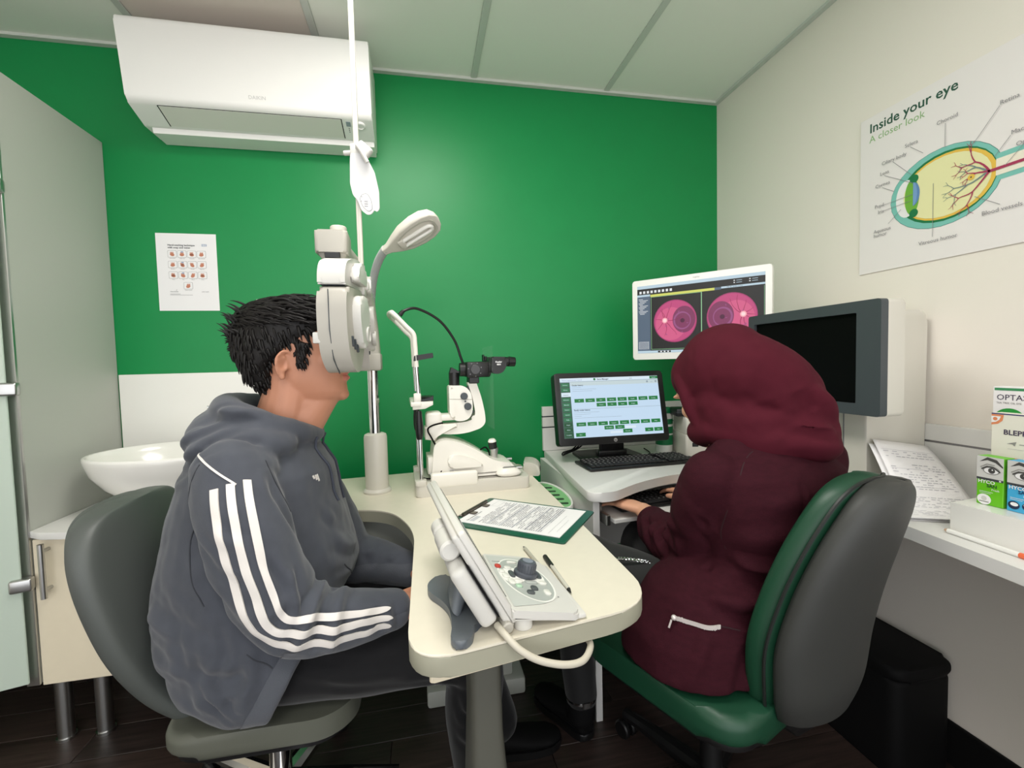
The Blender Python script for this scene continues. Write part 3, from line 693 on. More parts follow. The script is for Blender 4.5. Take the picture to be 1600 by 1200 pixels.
st = thing('box_stand', 'white stepped plastic stand holding the eye care boxes on the counter', 'stand', (1.22, .68, .757))
b = B(); prism(b, [(1.150, .757), (1.400, .757), (1.400, .930), (1.310, .930), (1.310, .888), (1.232, .888), (1.232, .826), (1.150, .826)], .50, .790, .003, 2, M=PY); obj('body', b, WHITE_GLOSS, st)
def carton(label, x, y, z, wd, h, dp, col, M0=None):
    t = thing('eye_care_box', label, 'box', (x, y-wd/2, z))
    b = B(); box(b, (x, y-wd, z), (x+dp, y, z+h), .0008, 1); obj('carton', b, col, t, smooth=False)
    return t, Print(frame((x-.0002, y, z), (0, -1, 0), (0, 0, 1)))
photo_sk = mat('print photo pale', (206, 204, 200), .7); photo_dk = mat('print photo dark', (70, 68, 66), .7); photo_md = mat('print photo mid', (140, 138, 134), .7)
def eyephoto(p, w_, y0, y1):
    p.rect(0, y0, w_, y1, photo_sk, 1); h = y1-y0; c = (w_*.55, y0+h*.38)
    p.poly([(w_*.1, y0+h*.72), (w_*.4, y0+h*.98), (w_*.75, y0+h*.9), (w_*.98, y0+h*.62), (w_*.98, y0+h*.55), (w_*.7, y0+h*.76), (w_*.4, y0+h*.84)], photo_dk, 2)
    p.circ(c[0], c[1], w_*.32, photo_md, 2, h*.2); p.circ(c[0], c[1]-h*.02, w_*.27, PAPER, 3, h*.14); p.circ(c[0]+w_*.02, c[1]-h*.01, h*.13, photo_dk, 4); p.circ(c[0]+w_*.05, c[1]+h*.03, h*.03, PAPER, 5)
    p.line([(w_*.2, c[1]+h*.02), (w_*.4, c[1]+h*.16), (w_*.62, c[1]+h*.16), (w_*.88, c[1]-h*.02)], h*.06, photo_dk, 5); p.line([(w_*.15, c[1]+h*.1), (w_*.4, c[1]+h*.28), (w_*.68, c[1]+h*.26)], h*.03, photo_md, 5)
def hyco(label, y, c1, c1d, second):
    t, p = carton(label, 1.195, y, .8265, .047, .106, .03, c1)
    w_, h = .047, .106
    eyephoto(p, w_, h*.56, h)
    p.rect(0, h*.515, w_, h*.56, PRINT_DK, 2); p.rect(w_*.85, h*.522, w_*.92, h*.55, PAPER, 3)
    p.text('HYCO', .003, h*.445, .0105, PAPER, 3, bold=.0002); p.text('SAN', .0185, h*.375, .0095, mat('dark green print', (22, 70, 30), .7) if second is None else mat('dark blue print', (20, 60, 100), .7), 3, bold=.0002)
    p.text('Fresh' if second is None else 'Extra', .027, h*.315, .0062, PAPER, 3); p.rect(.006, h*.27, .030, h*.278, PAPER, 3); p.rect(.006, h*.24, .026, h*.247, PAPER, 3)
    if second is None: p.circ(.0145, .012, .0125, PAPER, 3, .0115); p.circ(.0145, .014, .005, photo_sk, 4); p.rect(.006, .006, .023, .008, photo_md, 4)
    else: p.circ(.012, .014, .0095, mat('navy print', (20, 40, 70), .7), 3, .0085); p.circ(.013, .016, .0065, PAPER, 4, .004); p.circ(.034, .015, .0085, mat('navy print', (20, 40, 70), .7), 3, .008); p.circ(.034, .018, .006, PAPER, 4, .004)
    p.done('print', t)
hyco('green eye drop box with an eye photograph on the lower step of the stand', .770, mat('carton green', (104, 190, 30), .45), None, None)
hyco('blue eye drop box with an eye photograph on the lower step of the stand', .717, mat('carton blue', (70, 170, 216), .45), None, 1)
t, p = carton('white and orange eye wipes box on the middle step of the stand', 1.262, .788, .8895, .135, .132, .03, mat('carton cream', (232, 228, 214), .5))
org = mat('carton orange', (232, 146, 44), .5); org2 = mat('carton coral', (226, 140, 96), .5)
p.rect(0, 0, .135, .036, org, 1); p.rect(0, .1295, .135, .132, mat('carton navy', (60, 60, 110), .5), 1); p.poly([(0, .129), (.022, .129), (.020, .116), (.012, .108), (0, .105)], org2, 1); p.poly([(0, .125), (.017, .125), (.014, .117), (.008, .112), (0, .110)], PAPER, 2); p.circ(.007, .119, .004, org2, 3)
p.text('BLEPHEX', .022, .086, .0155, mat('carton ink', (66, 56, 80), .6), 2, bold=.0003); p.poly([(.028, .066), (.045, .072), (.042, .062), (.038, .066)], photo_md, 2); p.rect(.05, .066, .075, .0675, photo_md, 2); p.rect(.03, .055, .08, .056, photo_sk, 2)
for y_ in (.026, .010): p.circ(.030, y_, .0045, PAPER, 2); p.circ(.030, y_, .0022, org, 3); p.rect(.040, y_-.001, .085, y_+.001, mat('carton dark orange', (190, 100, 30), .5), 2)
p.done('print', t)
t, p = carton('white box with a green eye on the top step of the stand', 1.335, .832, .9305, .115, .146, .03, PAPER)
gk = mat('carton eye green', (40, 150, 60), .5)
p.rect(.003, .137, .115, .143, mat('carton leaf', (60, 140, 90), .5), 1); p.text('OPTASE', .007, .115, .0185, mat('carton ink', (66, 56, 80), .6), 2); p.text('TEA TREE OIL EYE', .007, .106, .0058, photo_md, 2)
p.circ(.032, .070, .029, gk, 2, .026); p.circ(.034, .070, .012, PRINT_DK, 3); p.circ(.030, .075, .003, PAPER, 4); p.rect(.008, .02, .10, .034, mat('carton leaf', (60, 140, 90), .5), 2)
p.done('print', t)
pn = thing('marker_pen', 'long white stick with an orange end on the counter edge', 'pen', (1.134, .70, .757))
b = B(); cyl(b, (1.140, .785, .7625), (1.1295, .655, .7625), .0052, n=10); obj('barrel', b, WHITE_PL, pn)
b = B(); cyl(b, (1.1405, .792, .7625), (1.140, .785, .7625), .0025, .0052, n=10); obj('tip', b, mat('tip beige', (206, 170, 140), .5), pn)
b = B(); cyl(b, (1.1295, .655, .7625), (1.127, .62, .7625), .0054, n=10); obj('orange_cap', b, mat('cap orange', (236, 112, 70), .4), pn)

# black bin under the counter
bn = thing('black_bin', 'black rounded bin standing on the floor under the right counter', 'bin', (1.31, 1.10, 0))
b = B(); prism(b, rpoly([(1.215, .945), (1.405, .945), (1.405, 1.26), (1.215, 1.26)], .035), .002, .275, .012, 3); obj('body', b, BLACK_MATT, bn)
b = B(); prism(b, rpoly([(1.210, .940), (1.410, .940), (1.410, 1.265), (1.210, 1.265)], .04), .277, .312, .014, 3); obj('lid', b, BLACK_MATT, bn)

# ------------------------------------------------------------------ instrument table
TT = .73
tb = thing('instrument_table', 'cream kidney-shaped instrument table between the boy and the woman', 'table', (.18, 1.3, 0))
out = [(-.037, .650), (.400, .722), (.402, 1.10), (.396, 1.872), (-.05, 1.845), (-.50, 1.80), (-.52, 1.43), (-.27, 1.425), (-.11, 1.385), (-.032, 1.20)]
poly = rpoly(out, [.085, .10, 0, .03, .3, .05, .05, .06, .09, .13], 8)
b = B(); prism(b, poly, TT-.036, TT-.004, .003, 2); obj('edge_band', b, GREY_EDGE, tb, label='grey edge band')
b = B(); prism(b, poly, TT-.005, TT, .0015, 1); obj('tabletop', b, CREAM_TOP, tb)
b = B(); prism(b, rpoly([(-.005, .690), (.32, .745), (.33, 1.30), (.0, 1.30)], .008), TT-.062, TT-.036, .001, 1); obj('underframe', b, CREAM_CAB, tb)
b = B(); rg = []
for z, xc, wx_, wy_ in ((.675, .100, .030, .060), (.45, .100, .032, .066), (.25, .102, .044, .075), (.10, .104, .060, .085), (.03, .105, .066, .09), (0, .105, .067, .09)):
    rg.append(ring((xc, .885, z), (1, 0, 0), (0, 1, 0), wx_, wy_, 28, 5))
loft(b, rg); obj('pedestal', b, mat('pedestal grey', (84, 84, 76), .5), tb)
b = B(); prism(b, [(-.48, 1.46), (.30, 1.46), (.30, 1.475), (-.48, 1.475)], .34, TT-.037); obj('modesty_panel', b, GREY_PANEL, tb)
b = B()
box(b, (-.02, 1.50, 0), (.32, 1.75, .06), .01, 2); box(b, (.02, 1.52, .06), (.28, 1.72, TT-.037), .01, 2); obj('rear_column', b, GREY_PANEL, tb)

# ------------------------------------------------------------------ instrument column, arm, phoropter
sd = thing('instrument_column', 'cream instrument column with chrome tube and forward arm at the table back', 'stand', (-.164, 1.6, TT))
CX, CY = -.164, 1.600
b = B(); lathe(b, [(.046, .0), (.047, .006), (.044, .012), (.0385, .015), (.0385, .190), (.036, .199), (.028, .203)], 32, T(CX, CY, TT)); obj('base_tube', b, WARM_INST, sd)
b = B(); cyl(b, (CX, CY, .92), (CX, CY, 1.16), .0185, n=24); obj('chrome_tube', b, CHROME, sd)
b = B(); box(b, (CX-.031, CY-.032, 1.146), (CX+.031, CY+.032, 1.205), .008, 2); obj('sleeve', b, GREY_INST, sd)
b = B(); rg = []
for (x, y, z, hw, hd) in [(CX, CY, 1.19, .0285, .030), (CX-.002, CY, 1.28, .026, .028), (CX-.006, CY-.015, 1.36, .023, .028), (CX-.012, CY-.08, 1.42, .020, .028), (CX-.020, CY-.20, 1.455, .019, .024), (CX-.030, CY-.34, 1.462, .020, .02), (CX-.034, CY-.42, 1.462, .022, .02)]:
    rg.append((x, y, z, hw, hd))
pts = [Vector(r[:3]) for r in rg]; rr = []
for i, r in enumerate(rg):
    a = pts[max(0, i-1)]; c = pts[min(len(pts)-1, i+1)]; tn = (c-a).normalized(); X_ = Vector((1, 0, 0)); Y_ = tn.cross(X_).normalized()
    rr.append(ring(pts[i], X_, Y_, r[3], r[4], 20, 4))
loft(b, rr); obj('arm', b, GREY_INST, sd)
HX, HY = -.200, 1.175
b = B(); prism(b, rpoly([(HX-.037, 1.135), (HX+.037, 1.135), (HX+.033, 1.235), (HX-.033, 1.235)], .01), 1.432, 1.484, .006, 2)
obj('arm_head', b, GREY_INST, sd)
b = B(); rg = [ring((HX, HY+.01, z), (1, 0, 0), (0, 1, 0), a, c, 20, 5) for z, a, c in ((1.434, .034, .042), (1.420, .026, .034), (1.408, .020, .028))]; loft(b, rg); obj('head_underside', b, GREY_INST, sd)
b = B(); box(b, (HX-.014, 1.1335, 1.418), (HX+.020, 1.145, 1.431), .001, 1); obj('dark_slot', b, BLACK_PL, sd)
b = B(); cyl(b, (HX+.010, 1.19, 1.48), (HX+.010, 1.19, 1.506), .0195, n=24, bev=.002); obj('knob', b, WARM_INST, sd)

ph = thing('phoropter', 'pale grey phoropter eye-testing head hanging in front of the boy face', 'phoropter', (-.17, 1.18, 1.40))
PC = 1.18                                               # centre of the instrument in y
PHX0, PHX1 = -.212, -.152
PHM = Matrix(((0, 0, 1, 0), (1, 0, 0, PC), (0, 1, 0, 0), (0, 0, 0, 1)))      # (y offset, z) outline, extruded along x
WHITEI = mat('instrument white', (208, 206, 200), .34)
b = B(); cyl(b, (HX+.01, PC, 1.425), (HX+.02, PC, 1.40), .018, .026, n=20); obj('neck', b, WHITEI, ph)
for s in (-1, 1):
    # upper housing half
    o_ = [(s*.004, 1.345), (s*.004, 1.402), (s*.05, 1.412), (s*.12, 1.404), (s*.165, 1.388), (s*.178, 1.365), (s*.180, 1.337)]
    b = B(); prism(b, rpoly(o_, [.003, .006, .03, .03, .02, .02, .004], 5), PHX0, PHX1-.004, .014, 4, M=PHM); obj('upper_housing', b, WHITEI, ph, ang=50)
    b = B(); prism(b, rpoly([(s*.04, 1.350), (s*.06, 1.396), (s*.115, 1.396), (s*.14, 1.350)], .012, 5), PHX1-.006, PHX1+.012, .009, 3, M=PHM); obj('dial_cover', b, WHITEI, ph, ang=50)
    # lower lens battery half: butterfly wing
    o_ = [(s*.012, 1.325), (s*.08, 1.338), (s*.178, 1.333), (s*.190, 1.30), (s*.190, 1.235), (s*.176, 1.180), (s*.140, 1.148), (s*.100, 1.150), (s*.062, 1.190), (s*.036, 1.235), (s*.022, 1.28)]
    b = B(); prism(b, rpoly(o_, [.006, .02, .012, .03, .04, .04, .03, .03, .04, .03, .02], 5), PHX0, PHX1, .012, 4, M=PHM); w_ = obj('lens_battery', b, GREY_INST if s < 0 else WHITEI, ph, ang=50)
    b = B(); prism(b, rpoly([(s*.05, 1.318), (s*.14, 1.322), (s*.150, 1.27), (s*.128, 1.205), (s*.098, 1.20), (s*.060, 1.25)], .03, 6), PHX1-.006, PHX1+.016, .010, 4, M=PHM); obj('front_cover', b, WHITEI, w_, ang=50)
    b = B(); lathe(b, [(.019, 0), (.019, .008), (.016, .009), (.012, .005)], 24, T(PHX1+.010, PC+s*.080, 1.235) @ RY(PI/2)); obj('lens_ring', b, WHITEI, w_)
    b = B(); prism(b, rpoly([(s*.1895, 1.325), (s*.1915, 1.325), (s*.1915, 1.24), (s*.175, 1.178), (s*.140, 1.1465), (s*.139, 1.149), (s*.173, 1.180), (s*.1895, 1.24)], 0), PHX0+.024, PHX0+.0255, M=PHM); obj('side_seam', b, DARK_GREY, w_)
    b = B(); lathe(b, [(.016, 0), (.016, .010)], 24, T(PHX0+.004, PC+s*.034, 1.225) @ RY(PI/2)); obj('eyepiece', b, BLACK_PL, w_)
    b = B()
    for q in range(3):
        m = T(PHX1+.001, PC+s*(.125+.017*q), 1.205+.006*q) @ RX(-s*.25); box(b, (-.003, -.0016, -.012), (.0025, .0016, .012), .0012, 1, M=m)
    obj('scale_window', b, DARK_GREY, w_)
    b = B(); box(b, (PHX0-.012, PC+s*.172, 1.182+.03), (PHX0+.004, PC+s*.186, 1.206+.03), .003, 2); obj('forehead_rest', b, WHITEI, ph, label='small white cheek rest tab') if s < 0 else b.free()
b = B(); box(b, (PHX0+.004, PC-.172, 1.336), (PHX1-.01, PC+.172, 1.3405)); obj('seam', b, DARK_GREY, ph)
b = B(); box(b, (PHX1-.030, PC-.016, 1.335), (PHX1+.022, PC+.016, 1.385), .005, 2); box(b, (PHX1+.012, PC-.006, 1.35), (PHX1+.030, PC+.006, 1.372), .003, 2); br = obj('rod_bracket', b, WHITEI, ph)
b = B(); cyl(b, (PHX1+.005, PC-.030, 1.330), (PHX1+.005, PC-.010, 1.330), .011, n=16, bev=.002); cyl(b, (PHX1+.016, PC-.028, 1.318), (PHX1+.016, PC-.008, 1.318), .007, n=14); obj('bracket_knob', b, mat('knob grey', (150, 150, 150), .35), br)
b = B(); cyl(b, (PHX1-.008, PC, 1.30), (PHX1+.004, PC, 1.33), .008, n=12); obj('hinge', b, GREY_INST, ph)

for o_ in ph.children_recursive:
    if o_.name.split('.')[0] in ('rod_bracket', 'bracket_knob', 'neck'): continue
    oy = ROOT[ph.name].translation.y
    for v in o_.data.vertices:
        v.co.y = (v.co.y+oy-PC)*.91+PC-oy; dy = min(1, abs(v.co.y+oy-PC)/.175); v.co.x += .020*(1-dy*dy)
rd = thing('near_point_rod', 'thin pale square rod rising from the phoropter to the ceiling edge', 'rod', (-.138, 1.18, 1.34))
b = B(); box(b, (-.1445, 1.1735, 1.345), (-.1325, 1.1865, 2.045), .0015, 1); obj('rod', b, WARM_INST, rd)
b = B(); box(b, (-.1405, 1.1725, 1.39), (-.1385, 1.1735, 2.04)); obj('scale_strip', b, mat('scale strip', (196, 192, 182), .5), rd)
b = B(); box(b, (-.1455, 1.1725, 2.045), (-.1315, 1.1875, 2.056), .004, 2); obj('end_cap', b, WHITEI, rd)
cd = thing('near_card', 'white near-test card clipped on the thin upright rod', 'test card', (-.13, 1.165, 1.68))
CM = frame((-.138, 1.168, 1.69), (1, -.28, 0), (0, 0, 1))            # x right, y up, z to the room
b = B(); box(b, (-.018, -.020, -.030), (.018, .014, -.002), .005, 2, M=CM); box(b, (.0, -.016, -.006), (.040, .010, .010), .006, 3, M=CM @ RZ(-.75) @ T(.0, .012, 0)); cyl(b, CM @ Vector((-.016, -.006, -.012)), CM @ Vector((-.036, -.006, -.012)), .006, n=12, bev=.001); obj('clamp', b, WHITEI, cd)
b = B(); tube(b, spline([CM @ Vector(q) for q in [(.006, .002, .008), (.016, -.012, .012), (.022, -.024, .012), (.030, -.040, .008)]], 5), .005, 10); obj('clip_lever', b, WHITEI, cd)
o_ = [(-.014, -.012), (.022, -.016), (.044, -.062), (.053, -.108), (.053, -.150), (.045, -.156), (.040, -.150), (.034, -.160), (.022, -.162), (.008, -.150), (-.001, -.125), (-.012, -.112), (-.018, -.085), (-.016, -.03)]
b = B(); prism(b, rpoly(o_, .006, 4), -.001, .0012, .0004, 1, M=CM); obj('card', b, mat('card white', (214, 213, 213), .6), cd)
p = Print(CM @ T(0, 0, .0013)); o2 = [(.010, -.112), (.024, -.110), (.034, -.128), (.036, -.150), (.026, -.155), (.012, -.142), (.004, -.122)]
R_ = rpoly(o2, .006, 4); p.poly(R_, PRINT_GREY, 1); c_ = (.0205, -.131); p.poly([(c_[0]+(x-c_[0])*.93, c_[1]+(y-c_[1])*.95) for x, y in R_], PAPER, 2)
for k in range(4): p.rect(.016, -.130-.004*k, .025, -.1285-.004*k, PRINT_GREY, 3)
p.circ(.010, -.118, .0012, PRINT_GREY, 3); p.circ(.009, -.128, .0012, PRINT_GREY, 3)
p.done('print', cd)

# ------------------------------------------------------------------ overhead lamp on a gooseneck
lp = thing('reading_lamp', 'pale reading lamp on a ribbed grey gooseneck beside the instrument column', 'lamp', (-.14, 1.56, 1.25))
P = spline([(-.164, 1.640, 1.22), (-.164, 1.642, 1.31), (-.163, 1.640, 1.39), (-.150, 1.61, 1.460), (-.128, 1.565, 1.508), (-.100, 1.51, 1.535)], 16)
P2 = []; R2 = []
for i in range(len(P)-1):
    for k in range(2):
        P2.append(P[i].lerp(P[i+1], k*.5)); R2.append(.0138 if k == 0 else .0122)
b = B(); tube(b, P2, R2, 14); obj('gooseneck', b, mat('gooseneck grey', (164, 168, 166), .42), lp, ang=60)
a0 = Vector((-.108, 1.515, 1.528)); a1 = Vector((.066, 1.452, 1.622)); ax = (a1-a0).normalized()
dn = Vector((.30, -.55, -.78)); dn = (dn-ax*dn.dot(ax)).normalized(); sdv = ax.cross(dn)
L = (a1-a0).length
LM = Matrix((ax, sdv, -dn)).transposed().to_4x4(); LM.translation = a0      # x along head, y side, z = up (away from the lit side)
prof = [(0, .011, .012, -.010), (.02, .014, .015, -.012), (.05, .030, .022, -.016), (.085, .045, .030, -.018), (.13, .052, .034, -.018), (.165, .050, .033, -.017), (.190, .040, .027, -.015), (.203, .022, .016, -.011), (.2065, .006, .004, -.006)]
def head_ring(x, w_, up_, lo_, n=24):
    out = []
    for k in range(n):
        a = 2*PI*k/n; z = math.sin(a); out.append(LM @ Vector((x, w_*math.cos(a), up_*z if z > 0 else -lo_*z*1.0 if False else lo_*(-z)*-1*-1)))
    return out
b = B(); rg = []
for x, w_, up_, lo_ in prof:
    o_ = []
    for k in range(28):
        a = 2*PI*k/28; c, s = math.cos(a), math.sin(a)
        o_.append(LM @ Vector((x, w_*math.copysign(abs(c)**.75, c), up_*abs(s)**.9 if s > 0 else lo_*min(1, abs(s)*2.2))))
    rg.append(o_)
loft(b, rg); obj('head', b, WARM_INST, lp, ang=70)
op = rpoly([(.055, -.020), (.110, -.036), (.165, -.036), (.192, -.020), (.192, .020), (.165, .036), (.110, .036), (.055, .020)], .02, 5)
b = B(); t_ = bmesh.new(); n_ = len(op); cx_, cy_ = .125, 0
A_ = [t_.verts.new((x, y, -.0195)) for x, y in op]; C_ = [t_.verts.new((cx_+(x-cx_)*.90, cy_+(y-cy_)*.88, -.0195)) for x, y in op]; D_ = [t_.verts.new((cx_+(x-cx_)*.84, cy_+(y-cy_)*.8, -.013)) for x, y in op]
for k in range(n_):
    j = (k+1) % n_; t_.faces.new((A_[k], A_[j], C_[j], C_[k])); t_.faces.new((C_[k], C_[j], D_[j], D_[k]))
t_.faces.new(D_)
E2 = [t_.verts.new((x, y, -.013)) for x, y in op]
for k in range(n_):
    j = (k+1) % n_; t_.faces.new((A_[j], A_[k], E2[k], E2[j]))
merge(b, t_, LM); obj('reflector', b, mat('lamp reflector', (178, 176, 164), .35), lp, ang=50)
b = B(); U = spline([(.075, -.010, -.021), (.12, -.010, -.021), (.165, -.010, -.021), (.176, 0, -.021), (.165, .010, -.021), (.12, .010, -.021), (.075, .010, -.021)], 5); tube(b, [LM @ q for q in U], .0062, 10); obj('lamp_tube', b, WHITE_GLOSS, lp)
b = B(); box(b, (.058, -.018, -.026), (.080, .018, -.012), .004, 2, M=LM); obj('lamp_socket', b, WARM_INST, lp)

# ------------------------------------------------------------------ slit lamp
th = math.radians(2.7); SL = T(-.033, 1.479, TT) @ RZ(th)
sl = thing('slit_lamp', 'white slit lamp microscope with black eyepieces and chin rest on the table', 'slit lamp', (-.033, 1.479, TT), th)
def SV(*q): return SL @ Vector(q)
WSL = mat('slit lamp white', (236, 232, 222), .3)
def sprof(b, outline, y0, y1, bev=.004, seg=3, r=None): prism(b, outline if r is None else rpoly(outline, r, 5), -y1, -y0, bev, seg, M=SL @ RX(PI/2))
b = B(); prism(b, rpoly([(0, 0), (.386, 0), (.386, .25), (0, .25)], .018), .0, .040, .004, 2, M=SL); bp_ = obj('base_plate', b, WARM_INST, sl)
b = B(); prism(b, rpoly([(.0, -.002), (.036, -.002), (.036, .04), (.0, .04)], .008), .038, .054, .003, 2, M=SL); prism(b, rpoly([(.0, .21), (.036, .21), (.036, .252), (.0, .252)], .008), .038, .054, .003, 2, M=SL); obj('post_foot', b, WARM_INST, bp_)
for y in (.012, .225):
    b = B(); box(b, (.050, y-.013, .026 if y < .1 else .040), (.205, y+.016, .074), .007, 3, M=SL); obj('rail_cover', b, WSL, bp_)
b = B(); box(b, (.20, .028, .0398), (.33, .030, .0412), M=SL); box(b, (.20, .218, .0398), (.33, .22, .0412), M=SL); obj('rail_groove', b, BLACK_PL, bp_)
b = B(); cyl(b, SV(.05, .05, .062), SV(.37, .05, .062), .006, n=10); cyl(b, SV(.05, .20, .062), SV(.37, .20, .062), .006, n=10); obj('axle', b, STEEL, bp_)
b = B(); rg = [ring(SV(.318, .035, z), SL.to_3x3() @ Vector((1, 0, 0)), SL.to_3x3() @ Vector((0, 1, 0)), a, a*.62, 28, 2.4) for z, a in ((.0405, .030), (.044, .040), (.050, .045), (.056, .042), (.066, .030), (.069, .024))]; loft(b, rg); pdq = obj('control_pod', b, WSL, sl, ang=60)
b = B(); prism(b, rpoly([(-.026, -.010), (.026, -.010), (.018, .012), (-.010, .012)], .006), .0, .002, M=SL @ T(.320, .036, .0692)); obj('touch_key', b, mat('grey key', (120, 122, 118), .4), pdq)
# chin rest frame
fr = []
for y, nm in ((.020, 'near'), (.232, 'far')):
    b = B(); cyl(b, SV(.020, y, .05), SV(.020, y, .19), .0068, n=14); cyl(b, SV(.020, y, .335), SV(.016, y, .435), .0068, n=14); obj('chrome_post', b, CHROME, sl)
    b = B(); tube(b, [SV(.019, y, z) for z in (.188, .194, .21, .24, .262, .276, .282)], [.008, .0105, .0125, .0125, .0105, .0095, .0085], 16); obj('hand_grip', b, BLACK_PL, sl)
    b = B(); tube(b, spline([SV(.016, y, .425), SV(.014, y, .50), SV(.010, y, .532), SV(-.012, y, .556), SV(-.045, y, .592), SV(-.056, y+(.012 if y < .1 else -.012), .602)], 6), .0082, 14); obj('headrest_bow', b, WSL, sl)
b = B(); tube(b, spline([SV(-.054, .030, .601), SV(-.062, .08, .604), SV(-.064, .126, .604), SV(-.062, .18, .604), SV(-.054, .222, .601)], 6), .009, 12); obj('forehead_band', b, WSL, sl)
b = B(); box(b, (-.006, .008, .296), (.028, .246, .312), .004, 2, M=SL); box(b, (.004, .010, .310), (.028, .034, .340), .005, 2, M=SL); box(b, (.02, .070, .298), (.066, .18, .310), .004, 2, M=SL); sprof(b, [(.0, .286), (.040, .288), (.066, .300), (.066, .312), (.0, .312)], .012, .034, .003, 2); obj('chin_rest_bar', b, WSL, sl)
b = B(); prism(b, rpoly([(.030, .085), (.070, .075), (.070, .175), (.030, .165)], .012), .312, .322, .003, 2, M=SL); sprof(b, [(.026, .312), (.068, .314), (.068, .332), (.055, .322), (.030, .320)], .014, .022, .001, 1); obj('chin_cup', b, BLACK_PL, sl)
b = B(); sprof(b, [(.008, .444), (.072, .454), (.070, .470), (.010, .462)], .012, .030, .002, 1, .003); obj('canthus_marker', b, BLACK_PL, sl)
b = B(); cyl(b, SV(-.030, .022, .592), SV(-.018, .022, .606), .008, .006, n=10); tube(b, spline([SV(-.022, .022, .604), SV(.024, .04, .616), (SV(.099, .07, .580)), SV(.150, .09, .515), SV(.172, .10, .455), SV(.181, .105, .430)], 10), [.0045]*51, 10); obj('fixation_cable', b, BLACK_PL, sl)
# moving base
CYL = .115
b = B(); sprof(b, [(.055, .058), (.066, .160), (.085, .175), (.110, .177), (.155, .166), (.195, .145), (.232, .122), (.260, .100), (.300, .088), (.335, .082), (.345, .060), (.345, .045), (.06, .045)], .04, .19, .012, 4, [.01, .012, .015, .03, .03, .03, .02, .02, .02, .01, .005, .005, .01]); cb = obj('carriage', b, WSL, sl, ang=50)
b = B(); sprof(b, [(.110, .128), (.165, .124), (.215, .098), (.235, .080), (.110, .080)], .028, .046, .008, 3, [.02, .03, .02, .015, .02]); obj('carriage_cheek', b, WSL, cb, ang=50)
b = B(); sprof(b, [(.045, .060), (.075, .060), (.075, .118), (.045, .118)], .060, .17, .006, 2); obj('rear_block', b, WSL, cb)
b = B(); cyl(b, SV(.122, .030, .064), SV(.122, .048, .064), .011, n=16); obj('lock_screw', b, STEEL, cb)
b = B(); sprof(b, [(.040, .176), (.075, .170), (.085, .195), (.150, .212), (.150, .225), (.06, .225), (.040, .215)], .075, .16, .006, 2); obj('swing_block', b, WSL, sl)
b = B(); box(b, (.045, .08, .185), (.100, .155, .268), .012, 3, M=SL); obj('pivot_housing', b, WSL, sl)
b = B(); box(b, (.06, .085, .236), (.165, .15, .258), .006, 2, M=SL); obj('illumination_arm', b, WSL, sl)
b = B(); sprof(b, [(.050, .208), (.110, .188), (.180, .188), (.235, .204), (.252, .222), (.250, .255), (.240, .310), (.222, .366), (.192, .366), (.208, .310), (.216, .262), (.212, .240), (.190, .230), (.110, .224), (.050, .224)], .085, .135, .007, 3, [.01, .03, .03, .03, .02, .02, .03, .003, .003, .03, .02, .015, .02, .03, .005]); obj('microscope_arm', b, WSL, sl, ang=50)
b = B(); sprof(b, [(.125, .262), (.135, .240), (.160, .232), (.190, .238), (.205, .262), (.206, .300), (.200, .335), (.178, .356), (.125, .358)], .075, .145, .014, 4, [.01, .02, .02, .02, .02, .02, .03, .02, .006]); il = obj('lamp_housing', b, WSL, sl, ang=50)
b = B(); sprof(b, [(.126, .310), (.204, .306), (.204, .3085), (.126, .3125)], .0745, .1455, .0005, 1); obj('housing_seam', b, GREY_INST, il)
b = B(); cyl(b, SV(.176, .077, .320), SV(.176, .066, .320), .0125, n=18, bev=.002); cyl(b, SV(.188, .077, .284), SV(.188, .066, .284), .0125, n=18, bev=.002); cyl(b, SV(.180, .077, .302), SV(.180, .072, .302), .003, n=8); box(b, (.190, .08, .256), (.212, .12, .266), .003, 1, M=SL @ T(.2, .1, .26) @ RY(-.35) @ T(-.2, -.1, -.26)); box(b, (.192, .09, .342), (.205, .13, .352), .002, 1, M=SL); obj('adjusting_knob', b, DARK_GREY, il)
b = B(); cyl(b, SV(.148, .11, .355), SV(.148, .11, .402), .0185, n=22); sprof(b, [(.131, .400), (.165, .400), (.165, .406), (.140, .420), (.137, .420)], .094, .126, .001, 1); obj('mirror_tube', b, BLACK_PL, il)
hb = B(); box(hb, (.186, .055, .384), (.264, .165, .438), .007, 2, M=SL); box(hb, (.196, .08, .362), (.232, .14, .386), .003, 1, M=SL); cyl(hb, SV(.168, .11, .411), SV(.188, .11, .411), .024, n=22); hd = obj('microscope_body', hb, BLACK_PL, sl)
b = B(); cyl(b, SV(.214, .055, .411), SV(.214, .043, .411), .017, n=24, bev=.002); obj('magnification_dial', b, mat('dial grey', (64, 64, 66), .4), hd)
b = B()
for k in range(7): cyl(b, SV(.214+.023*math.cos(k*PI/3.5+.3), .056, .411+.023*math.sin(k*PI/3.5+.3)), SV(.214+.023*math.cos(k*PI/3.5+.3), .0538, .411+.023*math.sin(k*PI/3.5+.3)), .0022, n=8)
obj('dial_mark', b, PRINT_GREY, hd)
b = B(); cyl(b, SV(.255, .11, .412), SV(.276, .11, .412), .030, n=26, bev=.003); obj('body_ring', b, BLACK_PL, hd)
